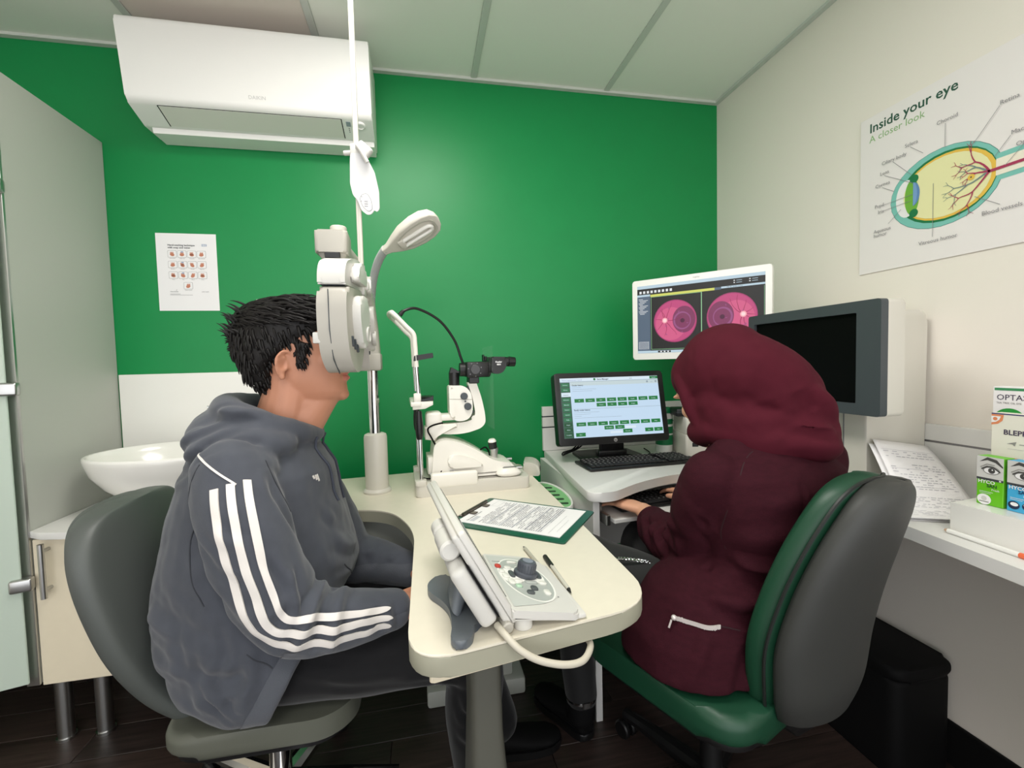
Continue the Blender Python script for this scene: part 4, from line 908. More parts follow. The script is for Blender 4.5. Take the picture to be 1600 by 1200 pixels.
for y in (.078, .142):
    b = B(); sprof(b, [(.272, .400), (.290, .392), (.312, .398), (.325, .418), (.326, .452), (.275, .454)], y-.024, y+.024, .006, 2, [.004, .01, .01, .008, .006, .004]); ep = obj('prism_housing', b, BLACK_PL, sl)
    b = B(); cyl(b, SV(.320, y, .437), SV(.336, y, .436), .0155, n=20); cyl(b, SV(.336, y, .436), SV(.362, y, .434), .018, .0165, n=20, bev=.002); obj('eyepiece', b, BLACK_PL, ep)
    if y < .1:
        p = Print(SL @ T(0, y-.0242, 0) @ RX(PI/2)); lw_ = mat('print white', (220, 220, 220), .6)
        p.text('Keeler', .286, .4325, .0085, lw_, 1, bold=.0003); p.text('40H', .290, .4235, .0085, lw_, 1, bold=.0003); p.done('lettering', ep)
b = B(); box(b, (.252, .10, .438), (.256, .13, .462), .001, 1, M=SL); cyl(b, SV(.262, .11, .438), SV(.262, .11, .456), .005, n=10); obj('filter_lever', b, BLACK_PL, sl)
b = B(); box(b, (.268, .02, .205), (.2695, .20, .490), .0003, 1, M=SL); obj('breath_shield', b, mat('clear acrylic', (235, 245, 240), .1, alpha=.03, spec=.1), sl, label='clear acrylic breath shield')
b = B(); tube(b, [SV(.283, .105, z) for z in (.078, .09, .12, .128)], [.0085, .010, .015, .0145], 18); js = obj('joystick', b, STEEL, sl)
b = B(); cyl(b, SV(.279, .103, .126), SV(.276, .102, .148), .0148, .0152, n=18); obj('grip_ring', b, BLACK_PL, js)
b = B(); cyl(b, SV(.276, .102, .148), SV(.275, .101, .160), .0152, .013, n=18, bev=.003); obj('joystick_cap', b, WSL, js)
b = B(); tube(b, spline([SV(.10, .07, .232), SV(.065, .062, .226), SV(.048, .06, .212), SV(.062, .055, .18), SV(.085, .05, .13), SV(.088, .045, .085), SV(.080, .04, .058), SV(.05, .05, .048), SV(.025, .09, .043)], 8), .003, 8); tube(b, spline([SV(.098, .045, .06), SV(.100, .045, .11), SV(.104, .05, .128), (SV(.098, .05, .126)), SV(.094, .045, .09), SV(.082, .04, .06)], 8), .0028, 8); obj('black_cable', b, BLACK_MATT, sl)
b = B(); tube(b, spline([SV(.235, .12, .120), SV(.255, .12, .128), SV(.268, .12, .105), SV(.262, .10, .088)], 6), .003, 8); obj('rear_cable', b, BLACK_MATT, sl)
# power box behind the right end of the slit lamp
pb = thing('power_box', 'cream power box at the right back corner of the slit lamp base', 'power box', (.40, 1.70, TT))
b = B(); PBM = T(.365, 1.66, TT) @ RZ(math.radians(-16)); sprof2 = rpoly([(0, 0), (.062, 0), (.062, .034), (.034, .052), (0, .052)], [.004, .006, .02, .015, .004], 4)
prism(b, sprof2, -.10, 0, .004, 2, M=PBM @ RX(PI/2)); obj('case', b, WARM_INST, pb)
b = B(); box(b, (.0615, .02, .012), (.064, .045, .03), .001, 1, M=PBM); obj('power_socket', b, BLACK_PL, pb)
# green slotted tray hung on the side of the desk
gb = thing('slotted_tray', 'white rimmed pale green slotted tray hung on the desk side next to the table', 'tray', (.455, 1.585, .64))
GBM = T(.455, 1.585, 0)
b = B(); rg = [[GBM @ Vector((r*.056*math.cos(2*PI*k/40), (r*.056+.114)*math.sin(2*PI*k/40), z)) for k in range(40)] for r, z in ((.75, .640), (.92, .644), (1.0, .662), (1.0, .672), (.96, .677), (.88, .677), (.82, .671))]; loft(b, rg); obj('rim', b, WHITE_PL, gb)
b = B(); prism(b, [(.047*math.cos(2*PI*k/40), .160*math.sin(2*PI*k/40)) for k in range(40)], .66, .6735, .001, 1, M=GBM); gl = obj('slotted_top', b, mat('pale green lid', (128, 190, 128), .45), gb)
for yy in (-.11, -.06, -.01, .04, .09):
    b = B(); prism(b, rpoly([(-.022, yy-.010), (.022, yy-.016), (.026, yy+.004), (-.018, yy+.010)], .008), .668, .6741, M=GBM); obj('slot', b, mat('slot dark', (40, 70, 44), .6), gl)
b = B(); box(b, (.500, 1.55, .645), (.5115, 1.62, .668), .002, 1); obj('bracket', b, WHITE_PL, gb)

# ------------------------------------------------------------------ phoropter control panel
cp = thing('control_panel', 'pale grey phoropter control panel with tilted display and dark dial on the table', 'control panel', (.13, .80, TT))
# keypad wedge
kx0, kx1, ky0, ky1 = .128, .246, .686, .912
def kz(x): return .770-.026*(x-kx0)/(kx1-kx0)
KRot = T(kx0, ky0, 0) @ RZ(math.radians(5)) @ T(-kx0, -ky0, 0)
KO = rpoly([(kx0, ky0), (kx1, ky0), (kx1+.004, ky1-.02), (kx1-.03, ky1), (kx0, ky1)], [.004, .014, .02, .02, .004], 5)
b = B(); t_ = bmesh.new(); lo_ = [t_.verts.new((x, y, max(TT+.001, kz(x)-.016))) for x, y in KO]; hi_ = [t_.verts.new((x, y, kz(x))) for x, y in KO]; n_ = len(KO)
cxk = sum(x for x, y in KO)/n_; cyk = sum(y for x, y in KO)/n_
fb_ = t_.faces.new(lo_[::-1]); ft_ = t_.faces.new(hi_)
for k in range(n_): t_.faces.new((lo_[k], lo_[(k+1) % n_], hi_[(k+1) % n_], hi_[k]))
bmesh.ops.bevel(t_, geom=list(ft_.edges)+list(fb_.edges), offset=.003, segments=2, affect='EDGES')
merge(b, t_, KRot)
box(b, (kx1-.010, ky0+.004, TT+.001), (kx1+.012, ky1-.03, TT+.010), .004, 2, M=KRot)
kp = obj('keypad', b, WHITEI, cp)
b = B(); cyl(b, KRot @ Vector((.150, ky0+.020, TT+.0004)), KRot @ Vector((.150, ky0+.020, kz(.15)-.01)), .016, n=20); obj('foot', b, WHITEI, kp)
KMx = KRot @ frame((kx0, ky0, .7704), (1, 0, -.026/(kx1-kx0)), (0, 1, 0))                # x right, y away
p = Print(KMx); pg = mat('keypad pale grey', (190, 193, 188), .45); pg2 = mat('keypad grey', (168, 173, 168), .45); pw_ = mat('keypad white', (236, 236, 230), .4)
p.poly(rpoly([(.006, .012), (.085, .03), (.100, .12), (.085, .215), (.006, .218)], [.004, .03, .05, .01, .004], 6), pg, 1)
p.circ(.060, .118, .047, pw_, 2, .088, 44, .10); p.circ(.060, .118, .0435, pg2, 3, .084, 44, .10)
p.circ(.038, .128, .024, pw_, 4, .034, 30, -.2); p.circ(.080, .128, .018, pw_, 4, .028, 30, .2)
p.text('POWER', .012, .186, .0048, PRINT_GREY, 4); p.poly([(.098, .050), (.102, .050), (.100, .054)], PRINT_GREY, 3)
p.done('keypad_print', kp)
def key(x, y, rx_, ry_, m, h=.0035, rot=0, nm='key'):
    b = B(); rg = [[KMx @ (RZ(rot) @ Vector((rx_*q*math.copysign(abs(math.cos(2*PI*k/20))**.7, math.cos(2*PI*k/20)), ry_*q*math.copysign(abs(math.sin(2*PI*k/20))**.7, math.sin(2*PI*k/20)), 0)) + Vector((x, y, z))) for k in range(20)] for q, z in ((1, .0008), (1, h*.75), (.85, h))]
    loft(b, rg); return obj(nm, b, m, kp, ang=50)
kw = mat('key pale', (222, 222, 214), .4); kd = mat('key dark', (78, 82, 84), .4); kr = mat('key red', (186, 60, 50), .4); kg2 = mat('key greenish', (176, 206, 180), .4)
for x, y, rx_, ry_, m in [(.018, .165, .006, .0075, kr), (.020, .142, .006, .006, kw), (.023, .124, .0065, .010, kw), (.028, .100, .0065, .011, kw), (.036, .158, .007, .0065, kw), (.037, .132, .0055, .014, kd), (.042, .104, .008, .006, kw), (.037, .084, .006, .006, kg2), (.066, .100, .012, .0055, pg2), (.064, .078, .0065, .0085, kd), (.052, .062, .007, .007, kd), (.084, .064, .006, .010, kw), (.088, .100, .0075, .007, kw), (.089, .134, .0065, .016, kd), (.052, .186, .010, .005, kw), (.072, .184, .007, .005, kw), (.056, .160, .005, .004, kw)]: key(x, y, rx_, ry_, m)
KDM = KMx @ T(.065, .133, 0)
b = B(); lathe(b, [(.0225, .001), (.0235, .004), (.0225, .008), (.018, .0095), (.0172, .024), (.0155, .0275), (.010, .0285)], 28, KDM); dl = obj('dial', b, mat('dial slate', (78, 82, 90), .4), kp)
b = B()
for k in range(18): box(b, (.0168, -.0009, .010), (.0182, .0009, .024), M=KDM @ RZ(2*PI*k/18))
obj('dial_rib', b, mat('dial slate', (84, 88, 96), .4), dl)
b = B(); cyl(b, KDM @ Vector((0, 0, .0275)), KDM @ Vector((0, 0, .0289)), .0105, n=20); obj('dial_cap', b, mat('dial cap', (130, 136, 148), .4), dl)
# tilted display, hinged along the left edge of the keypad
hd_ = Vector((-.11, .994, 0)); ud = Vector((-.0835, -.0092, .155)).normalized()
DMx = frame((.133, .695, .742), hd_, ud)            # x away along hinge, y up the display, z: normal
if DMx.to_3x3() @ Vector((0, 0, 1)) @ Vector((1, 0, .3)) < 0: pass
nz = (DMx.to_3x3() @ Vector((0, 0, 1)))
sg = 1 if nz.x > 0 else -1
def dbox(b, lo, hi, bev=0, seg=2): box(b, lo, (hi[0], hi[1], hi[2]), bev, seg, M=DMx)
b = B(); dbox(b, (0, 0, -.014*sg), (.330, .182, .010*sg), .006, 3); ds = obj('display_housing', b, WHITEI, cp)
b = B(); dbox(b, (.0, .0, -.0035*sg), (.3308, .1828, -.0015*sg)); obj('display_seam', b, GREY_INST, ds)
b = B(); dbox(b, (.03, .03, .0095*sg), (.30, .165, .0108*sg)); obj('display_screen', b, mat('display dark screen', (30, 34, 38), .2), ds)
b = B(); dbox(b, (-.004, .022, -.046*sg), (.150, .135, -.016*sg), .012, 4); bk = obj('rear_housing', b, WHITEI, cp)
b = B(); dbox(b, (-.003, .03, -.0165*sg), (.148, .13, -.0135*sg)); obj('dark_gap', b, BLACK_MATT, bk)
b = B(); cyl(b, DMx @ Vector((.030, .152, -.026*sg)), DMx @ Vector((.100, .152, -.026*sg)), .017, n=24, bev=.004); cyl(b, DMx @ Vector((.108, .153, -.026*sg)), DMx @ Vector((.15, .153, -.026*sg)), .0155, n=24, bev=.004); obj('hinge_barrel', b, WHITEI, bk)
b = B(); cyl(b, DMx @ Vector((-.008, .006, -.012*sg)), DMx @ Vector((.02, .006, -.012*sg)), .009, n=16, bev=.002); obj('hinge_pin', b, GREY_INST, cp)
# slate grey foot
SLATE = mat('slate plastic', (92, 98, 104), .42)
fo = rpoly([(-.005, .865), (.020, .900), (.045, .885), (.050, .83), (.070, .775), (.105, .765), (.105, .735), (.072, .722), (.062, .675), (.043, .6615), (.028, .675), (.034, .715), (.032, .765), (.018, .80), (-.002, .830)], .018, 5)
b = B(); prism(b, fo, TT+.0005, TT+.014, .004, 3); obj('foot_plate', b, SLATE, cp)
b = B(); rg = [ring(q, (0, 1, 0), (.8, 0, -.6), a, c, 18, 3) for q, a, c in (((.042, .785, TT+.016), .050, .012), ((.050, .787, TT+.040), .040, .016), ((.062, .79, TT+.085), .030, .013), ((.070, .79, TT+.11), .028, .012))]; loft(b, rg); obj('support_strut', b, SLATE, cp, ang=50)
b = B(); tube(b, spline([(.104, .700, .742), (.116, .668, .738), (.135, .655, .722), (.165, .652, .704), (.205, .655, .690), (.238, .668, .684), (.262, .70, .684), (.262, .724, .685)], 8), .0055, 12); obj('cable', b, mat('cable cream', (196, 190, 174), .45), cp)

# ------------------------------------------------------------------ clipboard and pens
cl = thing('clipboard', 'green clipboard with steel clip on the table under a printed form', 'clipboard', (.30, 1.25, TT))
ca = math.radians(-38); CLM = T(.2082, 1.3822, TT) @ RZ(ca)          # x along the long side, y negative across
b = B(); prism(b, rpoly([(-.022, .012), (.318, .012), (.318, -.234), (-.022, -.234)], .008), .0005, .0045, .001, 1, M=CLM); obj('board', b, mat('clipboard green', (14, 82, 62), .4), cl)
b = B(); box(b, (-.020, -.175, .0045), (-.001, -.035, .0068), .001, 1, M=CLM); cyl(b, CLM @ Vector((-.006, -.170, .0105)), CLM @ Vector((-.006, -.04, .0105)), .005, n=12); box(b, (.002, -.150, .0075), (.020, -.130, .0095), .001, 1, M=CLM); box(b, (.002, -.080, .0075), (.020, -.060, .0095), .001, 1, M=CLM); obj('clip', b, mat('clip metal', (120, 112, 104), .3, metal=.9), cl)
fm = thing('paper_form', 'white printed form lying on the green clipboard', 'paper', (.30, 1.24, TT))
b = B(); box(b, (0, -.210, .0048), (.297, 0, .0062), M=CLM); obj('sheet', b, PAPER, fm, smooth=False)
p = Print(CLM @ T(0, -.210, .0063) @ RZ(PI/2)); random.seed(4)          # x across (0..0.21), y = -length
fg = mat('form grey', (150, 150, 156), .8); fp = mat('form pale', (196, 197, 202), .8)
p.text('Eye examination record', .015, -.026, .008, PRINT_GREY, 1); p.rect(.015, -.044, .055, -.030, fp, 1); p.frame(.15, -.045, .198, -.022, .0006, fg)
for k in range(31):
    y = -.055-.0062*k
    if k % 6 == 5: p.rect(.012, y-.002, .198, y+.003, fp, 1)
    x_ = .014
    while x_ < .188:
        L = random.uniform(.006, .03)
        if random.random() > .22: p.rect(x_, y, min(x_+L, .196), y+.0020, fg if random.random() > .3 else PRINT_GREY, 2)
        x_ += L+.003
for k in range(9): p.rect(.012, -.185-.007*k, .198, -.1845-.007*k, fg, 3)
for k in range(5): p.rect(.012+.0465*k, -.242, .0125+.0465*k, -.185, fg, 3)
p.rect(.012, -.262, .15, -.2615, fg, 2); p.rect(.03, -.278, .12, -.2775, fg, 2)
p.done('form_print', fm)
def pen(label, p0, p1, cap_at, body, z=TT+.0045):
    a = Vector((*p0, z)); c = Vector((*p1, z)); t = thing('ballpoint_pen', label, 'pen', a); d = (c-a).normalized(); L = (c-a).length
    b = B(); cyl(b, a+d*.012, a+d*(L-.018), .0040, n=12); obj('barrel', b, body, t)
    b = B(); cyl(b, a+d*.012, a, .0040, .0010, n=12); obj('tip', b, BLACK_PL, t)
    b = B(); cyl(b, a+d*(L-.018), c, .0043, n=12, bev=.001)
    obj('end_cap', b, BLACK_PL, t)
    return t, a, d, L
pale = mat('pen pale', (176, 172, 158), .3)
pen('grey ballpoint pen lying nearest the clipboard on the table', (.217, 1.008), (.232, .868), 1, pale)
t, a, d, L = pen('ballpoint pen with a black clip cap beside the control panel dial', (.256, .782), (.251, .940), 1, mat('pen clear', (200, 196, 184), .2))
b = B(); cyl(b, a+d*(L-.045), a+d*(L+.004), .0052, n=12, bev=.001); box(b, (-.0014, L-.052, .005), (.0014, L-.004, .007), M=frame(a, d.cross(Vector((0, 0, 1))), d)); obj('cap', b, BLACK_PL, t)

# ------------------------------------------------------------------ chairs
def chair(name, label, M, seat_z, back_prof, lean_prof, front_m, shell_m, seat_m, shell_thick=.022, sw=.235, sd_=.46, wrap=.05, cush=.045, shell_in=.0, bdx=0, pipe=None, seat_t=.062):
    """local frame: +y is the way the sitter faces, origin under the seat centre; back_prof: (z, half width); lean_prof: y at that z"""
    t = thing(name, label, 'chair', M.translation, math.atan2(M[1][0], M[0][0]))
    n = len(back_prof); NS = 22
    def surf(off, shrink=0):
        rings = []
        zs = spline([(z, hw, y) for (z, hw), y in zip(back_prof, lean_prof)], 6)
        for q in zs:
            z, hw, y = q.x, max(.01, q.y-shrink), q.z
            rings.append([(hw*s+bdx, y+wrap*(abs(s)**2.2)*(hw/.22)+off, z) for s in [(-1+2*k/NS) for k in range(NS+1)]])
        return rings
    def closed(off0, off1, sh, dx=0, rnd=.014):
        b = bmesh.new(); mid = (off0+off1)/2; th_ = off1-off0; rg = []
        layers = [surf(off0+th_*o_, sh+rnd*q) for o_, q in ((0, 1), (.12, .45), (.35, .08), (.65, .08), (.88, .45), (1, 1))]
        for i in range(len(layers[0])):
            row = [M @ Vector(q) for q in layers[0][i]]
            for L_ in layers[1:-1]: row.append(M @ Vector(L_[i][-1]))
            row += [M @ Vector(q) for q in layers[-1][i][::-1]]
            for L_ in layers[1:-1][::-1]: row.append(M @ Vector(L_[i][0]))
            u_ = i/(len(layers[0])-1)
            if th_ > .05 and u_ > .62:                       # a thick shell thins towards its rounded top
                k_ = math.sqrt(max(0, 1-((u_-.62)/.40)**2)); q0 = layers[-1][i]; dv = (M.to_3x3() @ Vector((0, th_*(1-k_), 0)))
                n0 = len(layers[0][i]); row = [p+dv*(1 if j < n0 else .5 if not (n0+len(layers)-2 <= j < 2*n0+len(layers)-2) else 0) for j, p in enumerate(row)]
            rg.append(row)
        loft(b, rg)
        return b
    b = closed(-.004, cush, 0); obj('back_cushion', b, front_m, t, ang=60)
    b = closed(-.004-shell_thick, -.003, shell_in, rnd=.03 if shell_thick > .03 else .01); sh = obj('back_shell', b, shell_m, t, ang=60)
    if pipe is not False:
        b = B(); zs = surf(-.003, -.001); ed = [r[0] for r in zs]+zs[-1][1:-1]+[r[-1] for r in zs[::-1]]; tube(b, [M @ Vector(q) for q in ed], .0035, 6); obj('piping', b, pipe or mat('piping dark', (24, 28, 26), .5), t)
    so = rpoly([(-sw, -sd_*.46), (sw, -sd_*.46), (sw+.005, sd_*.40), (sw*.75, sd_*.54), (-sw*.75, sd_*.54), (-sw-.005, sd_*.40)], [.09, .09, .10, .10, .10, .10], 7)
    b = B(); prism(b, so, seat_z-seat_t, seat_z, seat_t*.38, 5, M=M); obj('seat', b, seat_m, t, ang=60)
    b = B(); prism(b, [(x*.93, y*.93) for x, y in so], seat_z-seat_t-.02, seat_z-seat_t+.007, .008, 2, M=M); obj('seat_shell', b, BLACK_PL, t)
    b = B(); box(b, (-.10, -.13, seat_z-.125), (.10, .12, seat_z-.08), .012, 2, M=M)
    y0 = lean_prof[0]; tube(b, [M @ Vector(q) for q in ((bdx*.3, -.05, seat_z-.10), (bdx*.7, y0*.7-.04, seat_z-.105), (bdx, y0-.018, seat_z-.045), (bdx, y0-.020, back_prof[0][0]+.03))], [.028, .026, .022, .018], 10); obj('mechanism', b, BLACK_PL, t)
    b = B(); cyl(b, M @ Vector((0, 0, .09)), M @ Vector((0, 0, seat_z-.12)), .026, n=18); obj('gas_column', b, CHROME if 'grey' in label else BLACK_PL, t)
    b = B(); cyl(b, M @ Vector((.08, .05, seat_z-.10)), M @ Vector((.24, .08, seat_z-.115)), .005, n=8); cyl(b, M @ Vector((.23, .079, seat_z-.115)), M @ Vector((.275, .085, seat_z-.12)), .010, .008, n=10, bev=.002); obj('lever', b, CHROME if 'grey' in label else BLACK_PL, t)
    for k in range(5):
        a = 2*PI*k/5+.3; e = Vector((math.cos(a), math.sin(a), 0))
        b = B(); tube(b, [M @ (e*.02+Vector((0, 0, .10))), M @ (e*.16+Vector((0, 0, .088))), M @ (e*.29+Vector((0, 0, .072)))], [.028, .022, .016], 10); lg_ = obj('leg', b, CHROME if 'grey' in label else BLACK_PL, t)
        b = B(); c_ = e*.29; pz = Vector((-e.y, e.x, 0))
        for s in (-1, 1): cyl(b, M @ (c_+pz*.006*s+Vector((0, 0, .028))), M @ (c_+pz*.022*s+Vector((0, 0, .028))), .027, n=16, bev=.004)
        cyl(b, M @ (c_+Vector((0, 0, .03))), M @ (c_+Vector((0, 0, .07))), .009, n=10); obj('caster', b, BLACK_PL, lg_)
    return t
# boy's chair faces +x
BCM = T(-.388, 1.21, 0) @ RZ(-PI/2)
chair('patient_chair', 'dark grey vinyl swivel chair with wide rounded back under the boy', BCM, .402,
      [(.36, .10), (.40, .13), (.47, .160), (.57, .190), (.68, .204), (.77, .202), (.83, .178), (.86, .135), (.870, .06)], [-.13, -.165, -.205, -.24, -.268, -.288, -.302, -.310, -.313], GREY_VINYL, GREY_VINYL, mat('grey vinyl seat', (92, 94, 84), .45, bump=.15, bscale=500), wrap=-.020, sw=.195, sd_=.40, shell_in=.035, pipe=False, seat_t=.05)
WCM = T(.685, .985, 0) @ RZ(math.radians(22))
chair('office_chair', 'green vinyl swivel chair with charcoal back shell under the woman', WCM, .470,
      [(.44, .13), (.50, .160), (.60, .174), (.70, .164), (.79, .146), (.855, .122), (.90, .095), (.924, .06), (.932, .02)], [-.220, -.238, -.250, -.270, -.294, -.312, -.324, -.330, -.332], GREEN_VINYL, BACK_SHELL, GREEN_VINYL, shell_thick=.055, wrap=.05, bdx=.024)

# ------------------------------------------------------------------ people
def remesh(bm, vox, it=6, fac=.5):
    me = bpy.data.meshes.new('t'); bmesh.ops.recalc_face_normals(bm, faces=bm.faces[:]); bm.to_mesh(me); bm.free()
    o = bpy.data.objects.new('t', me); COL.objects.link(o)
    m = o.modifiers.new('r', 'REMESH'); m.mode = 'VOXEL'; m.voxel_size = vox
    if it:
        s = o.modifiers.new('s', 'SMOOTH'); s.factor = fac; s.iterations = it
    dg = bpy.context.evaluated_depsgraph_get(); r = bpy.data.meshes.new_from_object(o.evaluated_get(dg))
    bpy.data.objects.remove(o); bpy.data.meshes.remove(me)
    return r
def arr(me):
    n = len(me.vertices); co = np.empty(n*3); no = np.empty(n*3); me.vertices.foreach_get('co', co); me.vertices.foreach_get('normal', no)
    return co.reshape(-1, 3), no.reshape(-1, 3)
def setco(me, co): me.vertices.foreach_set('co', co.reshape(-1)); me.update()
FOLD = 1.35
def folds(me, L):
    """L: (polyline, width, height[, taper]) ridges (+) or valleys (-) pushed along the normal"""
    co, no = arr(me); d = np.zeros(len(co))
    for it in L:
        P = np.array([tuple(q) for q in (spline(it[0], 5) if len(it[0]) > 2 else [Vector(it[0][0]).lerp(Vector(it[0][1]), k/8) for k in range(9)])]); wd, h = it[1], it[2]
        lo = P.min(0)-3*wd; hi = P.max(0)+3*wd; idx = np.where(((co > lo) & (co < hi)).all(1))[0]
        if not len(idx): continue
        c = co[idx]; best = np.full(len(idx), 9.); par = np.zeros(len(idx))
        for i in range(len(P)-1):
            a, b_ = P[i], P[i+1]; ab = b_-a; t = np.clip(((c-a)@ab)/(ab@ab+1e-12), 0, 1); q = np.linalg.norm(c-(a+t[:, None]*ab), axis=1)
            m = q < best; best[m] = q[m]; par[m] = (i+t[m])/(len(P)-1)
        fade = np.clip(np.minimum(par, 1-par)/.2, 0, 1)**.7*.85+.15
        h *= FOLD; wd *= 1.15
        x = best/wd; d[idx] += h*fade*(np.exp(-x*x)-.35*np.exp(-((x-1.7)**2)*1.6))
    setco(me, co+no*d[:, None])
def wrinkle(me, amp, scale, stretch=(1, 1, 1), seed=0):
    co, no = arr(me); r = np.random.default_rng(seed); d = np.zeros(len(co))
    for k in range(14):
        v = r.normal(size=3)*np.array(stretch); v = v/np.linalg.norm(v)*scale*r.uniform(.5, 1.8); d += np.sin(co@v+r.uniform(0, 6.28)+1.5*np.sin(co@(r.normal(size=3)*scale*.4)))/14
    setco(me, co+no*(d*amp*2.2)[:, None])
def bvh(me):
    return BVHTree.FromPolygons([v.co.copy() for v in me.vertices], [tuple(p.vertices) for p in me.polygons])
def ribbon(bm, tree, pts, width, off=.0012, thick=.0012, n=6, seg=4):
    """cloth tape lying on a surface: thin closed strip"""
    P = spline(pts, n); S = []
    for q in P:
        h = tree.find_nearest(q); S.append((h[0], h[1]))
    L = []; N = len(S)
    for i in range(N):
        tn = (S[min(N-1, i+1)][0]-S[max(0, i-1)][0]).normalized(); sd_ = tn.cross(S[i][1]).normalized(); row = []
        for k in range(seg+1):
            q = S[i][0]+sd_*width*(k/seg-.5); h = tree.find_nearest(q+S[i][1]*.004); row.append((h[0], h[1]))
        L.append(row)
    for s_ in range(5):
        for i in range(1, N-1):
            L[i] = [((L[i-1][k][0]+L[i][k][0]*2+L[i+1][k][0])/4, L[i][k][1]) for k in range(seg+1)]
    NM = [sum((nn for p, nn in row), Vector()).normalized() for row in L]
    for s_ in range(4): NM = [NM[0]]+[(NM[i-1]+NM[i]*2+NM[i+1]).normalized() for i in range(1, N-1)]+[NM[-1]]
    def cast(p, nn):
        h = tree.ray_cast(p+nn*.022, -nn, .05)
        if h[0] is None: h = tree.find_nearest(p)
        return (h[0], nn)
    L = [[cast(p, NM[i]) for p, nn in row] for i, row in enumerate(L)]
    for s_ in range(2):
        for i in range(1, N-1): L[i] = [((L[i-1][k][0]+L[i][k][0]*2+L[i+1][k][0])/4, L[i][k][1]) for k in range(seg+1)]
    rg = [[p+nn*(off+thick) for p, nn in row]+[p+nn*(off-.0015) for p, nn in row[::-1]] for row in L]
    loft(bm, rg)
def limb(bm, pts, rad, n=8, sides=18, sq=1.0):
    P = spline(pts, n); R = lerpl(rad, n); tube(bm, P, R, sides, sq=sq)
    ball(bm, P[0], R[0], u=14, v=8); ball(bm, P[-1], R[-1], u=14, v=8)
def hand(bm, wrist, fwd, up, side, curl=.35, L=.175, spread=1.0):
    """five separate fingers; side=+1 puts the thumb towards fwd x up"""
    f = Vector(fwd).normalized(); u = Vector(up); u = (u-f*u.dot(f)).normalized(); s = f.cross(u)*side; w_ = Vector(wrist); k = L/.18
    rg = []
    for t, a, c, dz in ((-.03, .026, .019, 0), (.0, .027, .017, 0), (.03, .035, .0165, .002), (.06, .041, .015, .003), (.088, .041, .0125, .002), (.098, .034, .009, .0)):
        rg.append(ring(w_+f*t*k+u*dz*k, s, u, a*k, c*k, 18, 2.6))
    loft(bm, rg)
    for i, (o_, ln, r_) in enumerate(((.029, .070, .0088), (.010, .078, .0092), (-.010, .073, .0088), (-.028, .058, .0078))):
        a = 0; p = w_+f*.078*k+s*o_*k+u*.001; pts = [p]; d = (f+s*o_*2.2*spread).normalized()
        for q in (.30, .42, .32, .25):
            dd = (d*math.cos(a)-u*math.sin(a)); p = p+dd*ln*q*k*1.05; pts.append(p); a += curl
        tube(bm, spline(pts, 3), [r_*k*1.08]+[r_*k*(1.02-.022*j) for j in range(12)], 12); ball(bm, pts[-1], r_*k*.76, u=10, v=8)
    p0 = w_+f*.012*k+s*.018*k; pts = [p0, w_+f*.036*k+s*.043*k-u*.003, w_+f*.066*k+s*.058*k-u*.008, w_+f*.092*k+s*.062*k-u*.012]
    tube(bm, spline(pts, 4), [.0150*k, .0145*k, .0138*k, .0130*k, .0122*k, .0115*k, .0112*k, .0108*k, .0104*k, .010*k, .0095*k, .0088*k, .008*k], 12); ball(bm, pts[-1], .0082*k, u=10, v=8)
HEAD = [(-.100, .085, .02, .020), (-.093, .104, .0, .034), (-.085, .115, -.02, .043), (-.072, .1225, -.032, .051), (-.060, .1215, -.045, .056), (-.050, .1195, -.055, .060), (-.038, .121, -.062, .063), (-.020, .1235, -.072, .066), (0, .121, -.086, .0695), (.02, .119, -.096, .0725), (.04, .114, -.105, .0735), (.06, .1215, -.110, .0735), (.08, .121, -.111, .074), (.10, .112, -.106, .0715), (.12, .092, -.092, .062), (.134, .060, -.066, .044), (.142, .02, -.03, .02)]
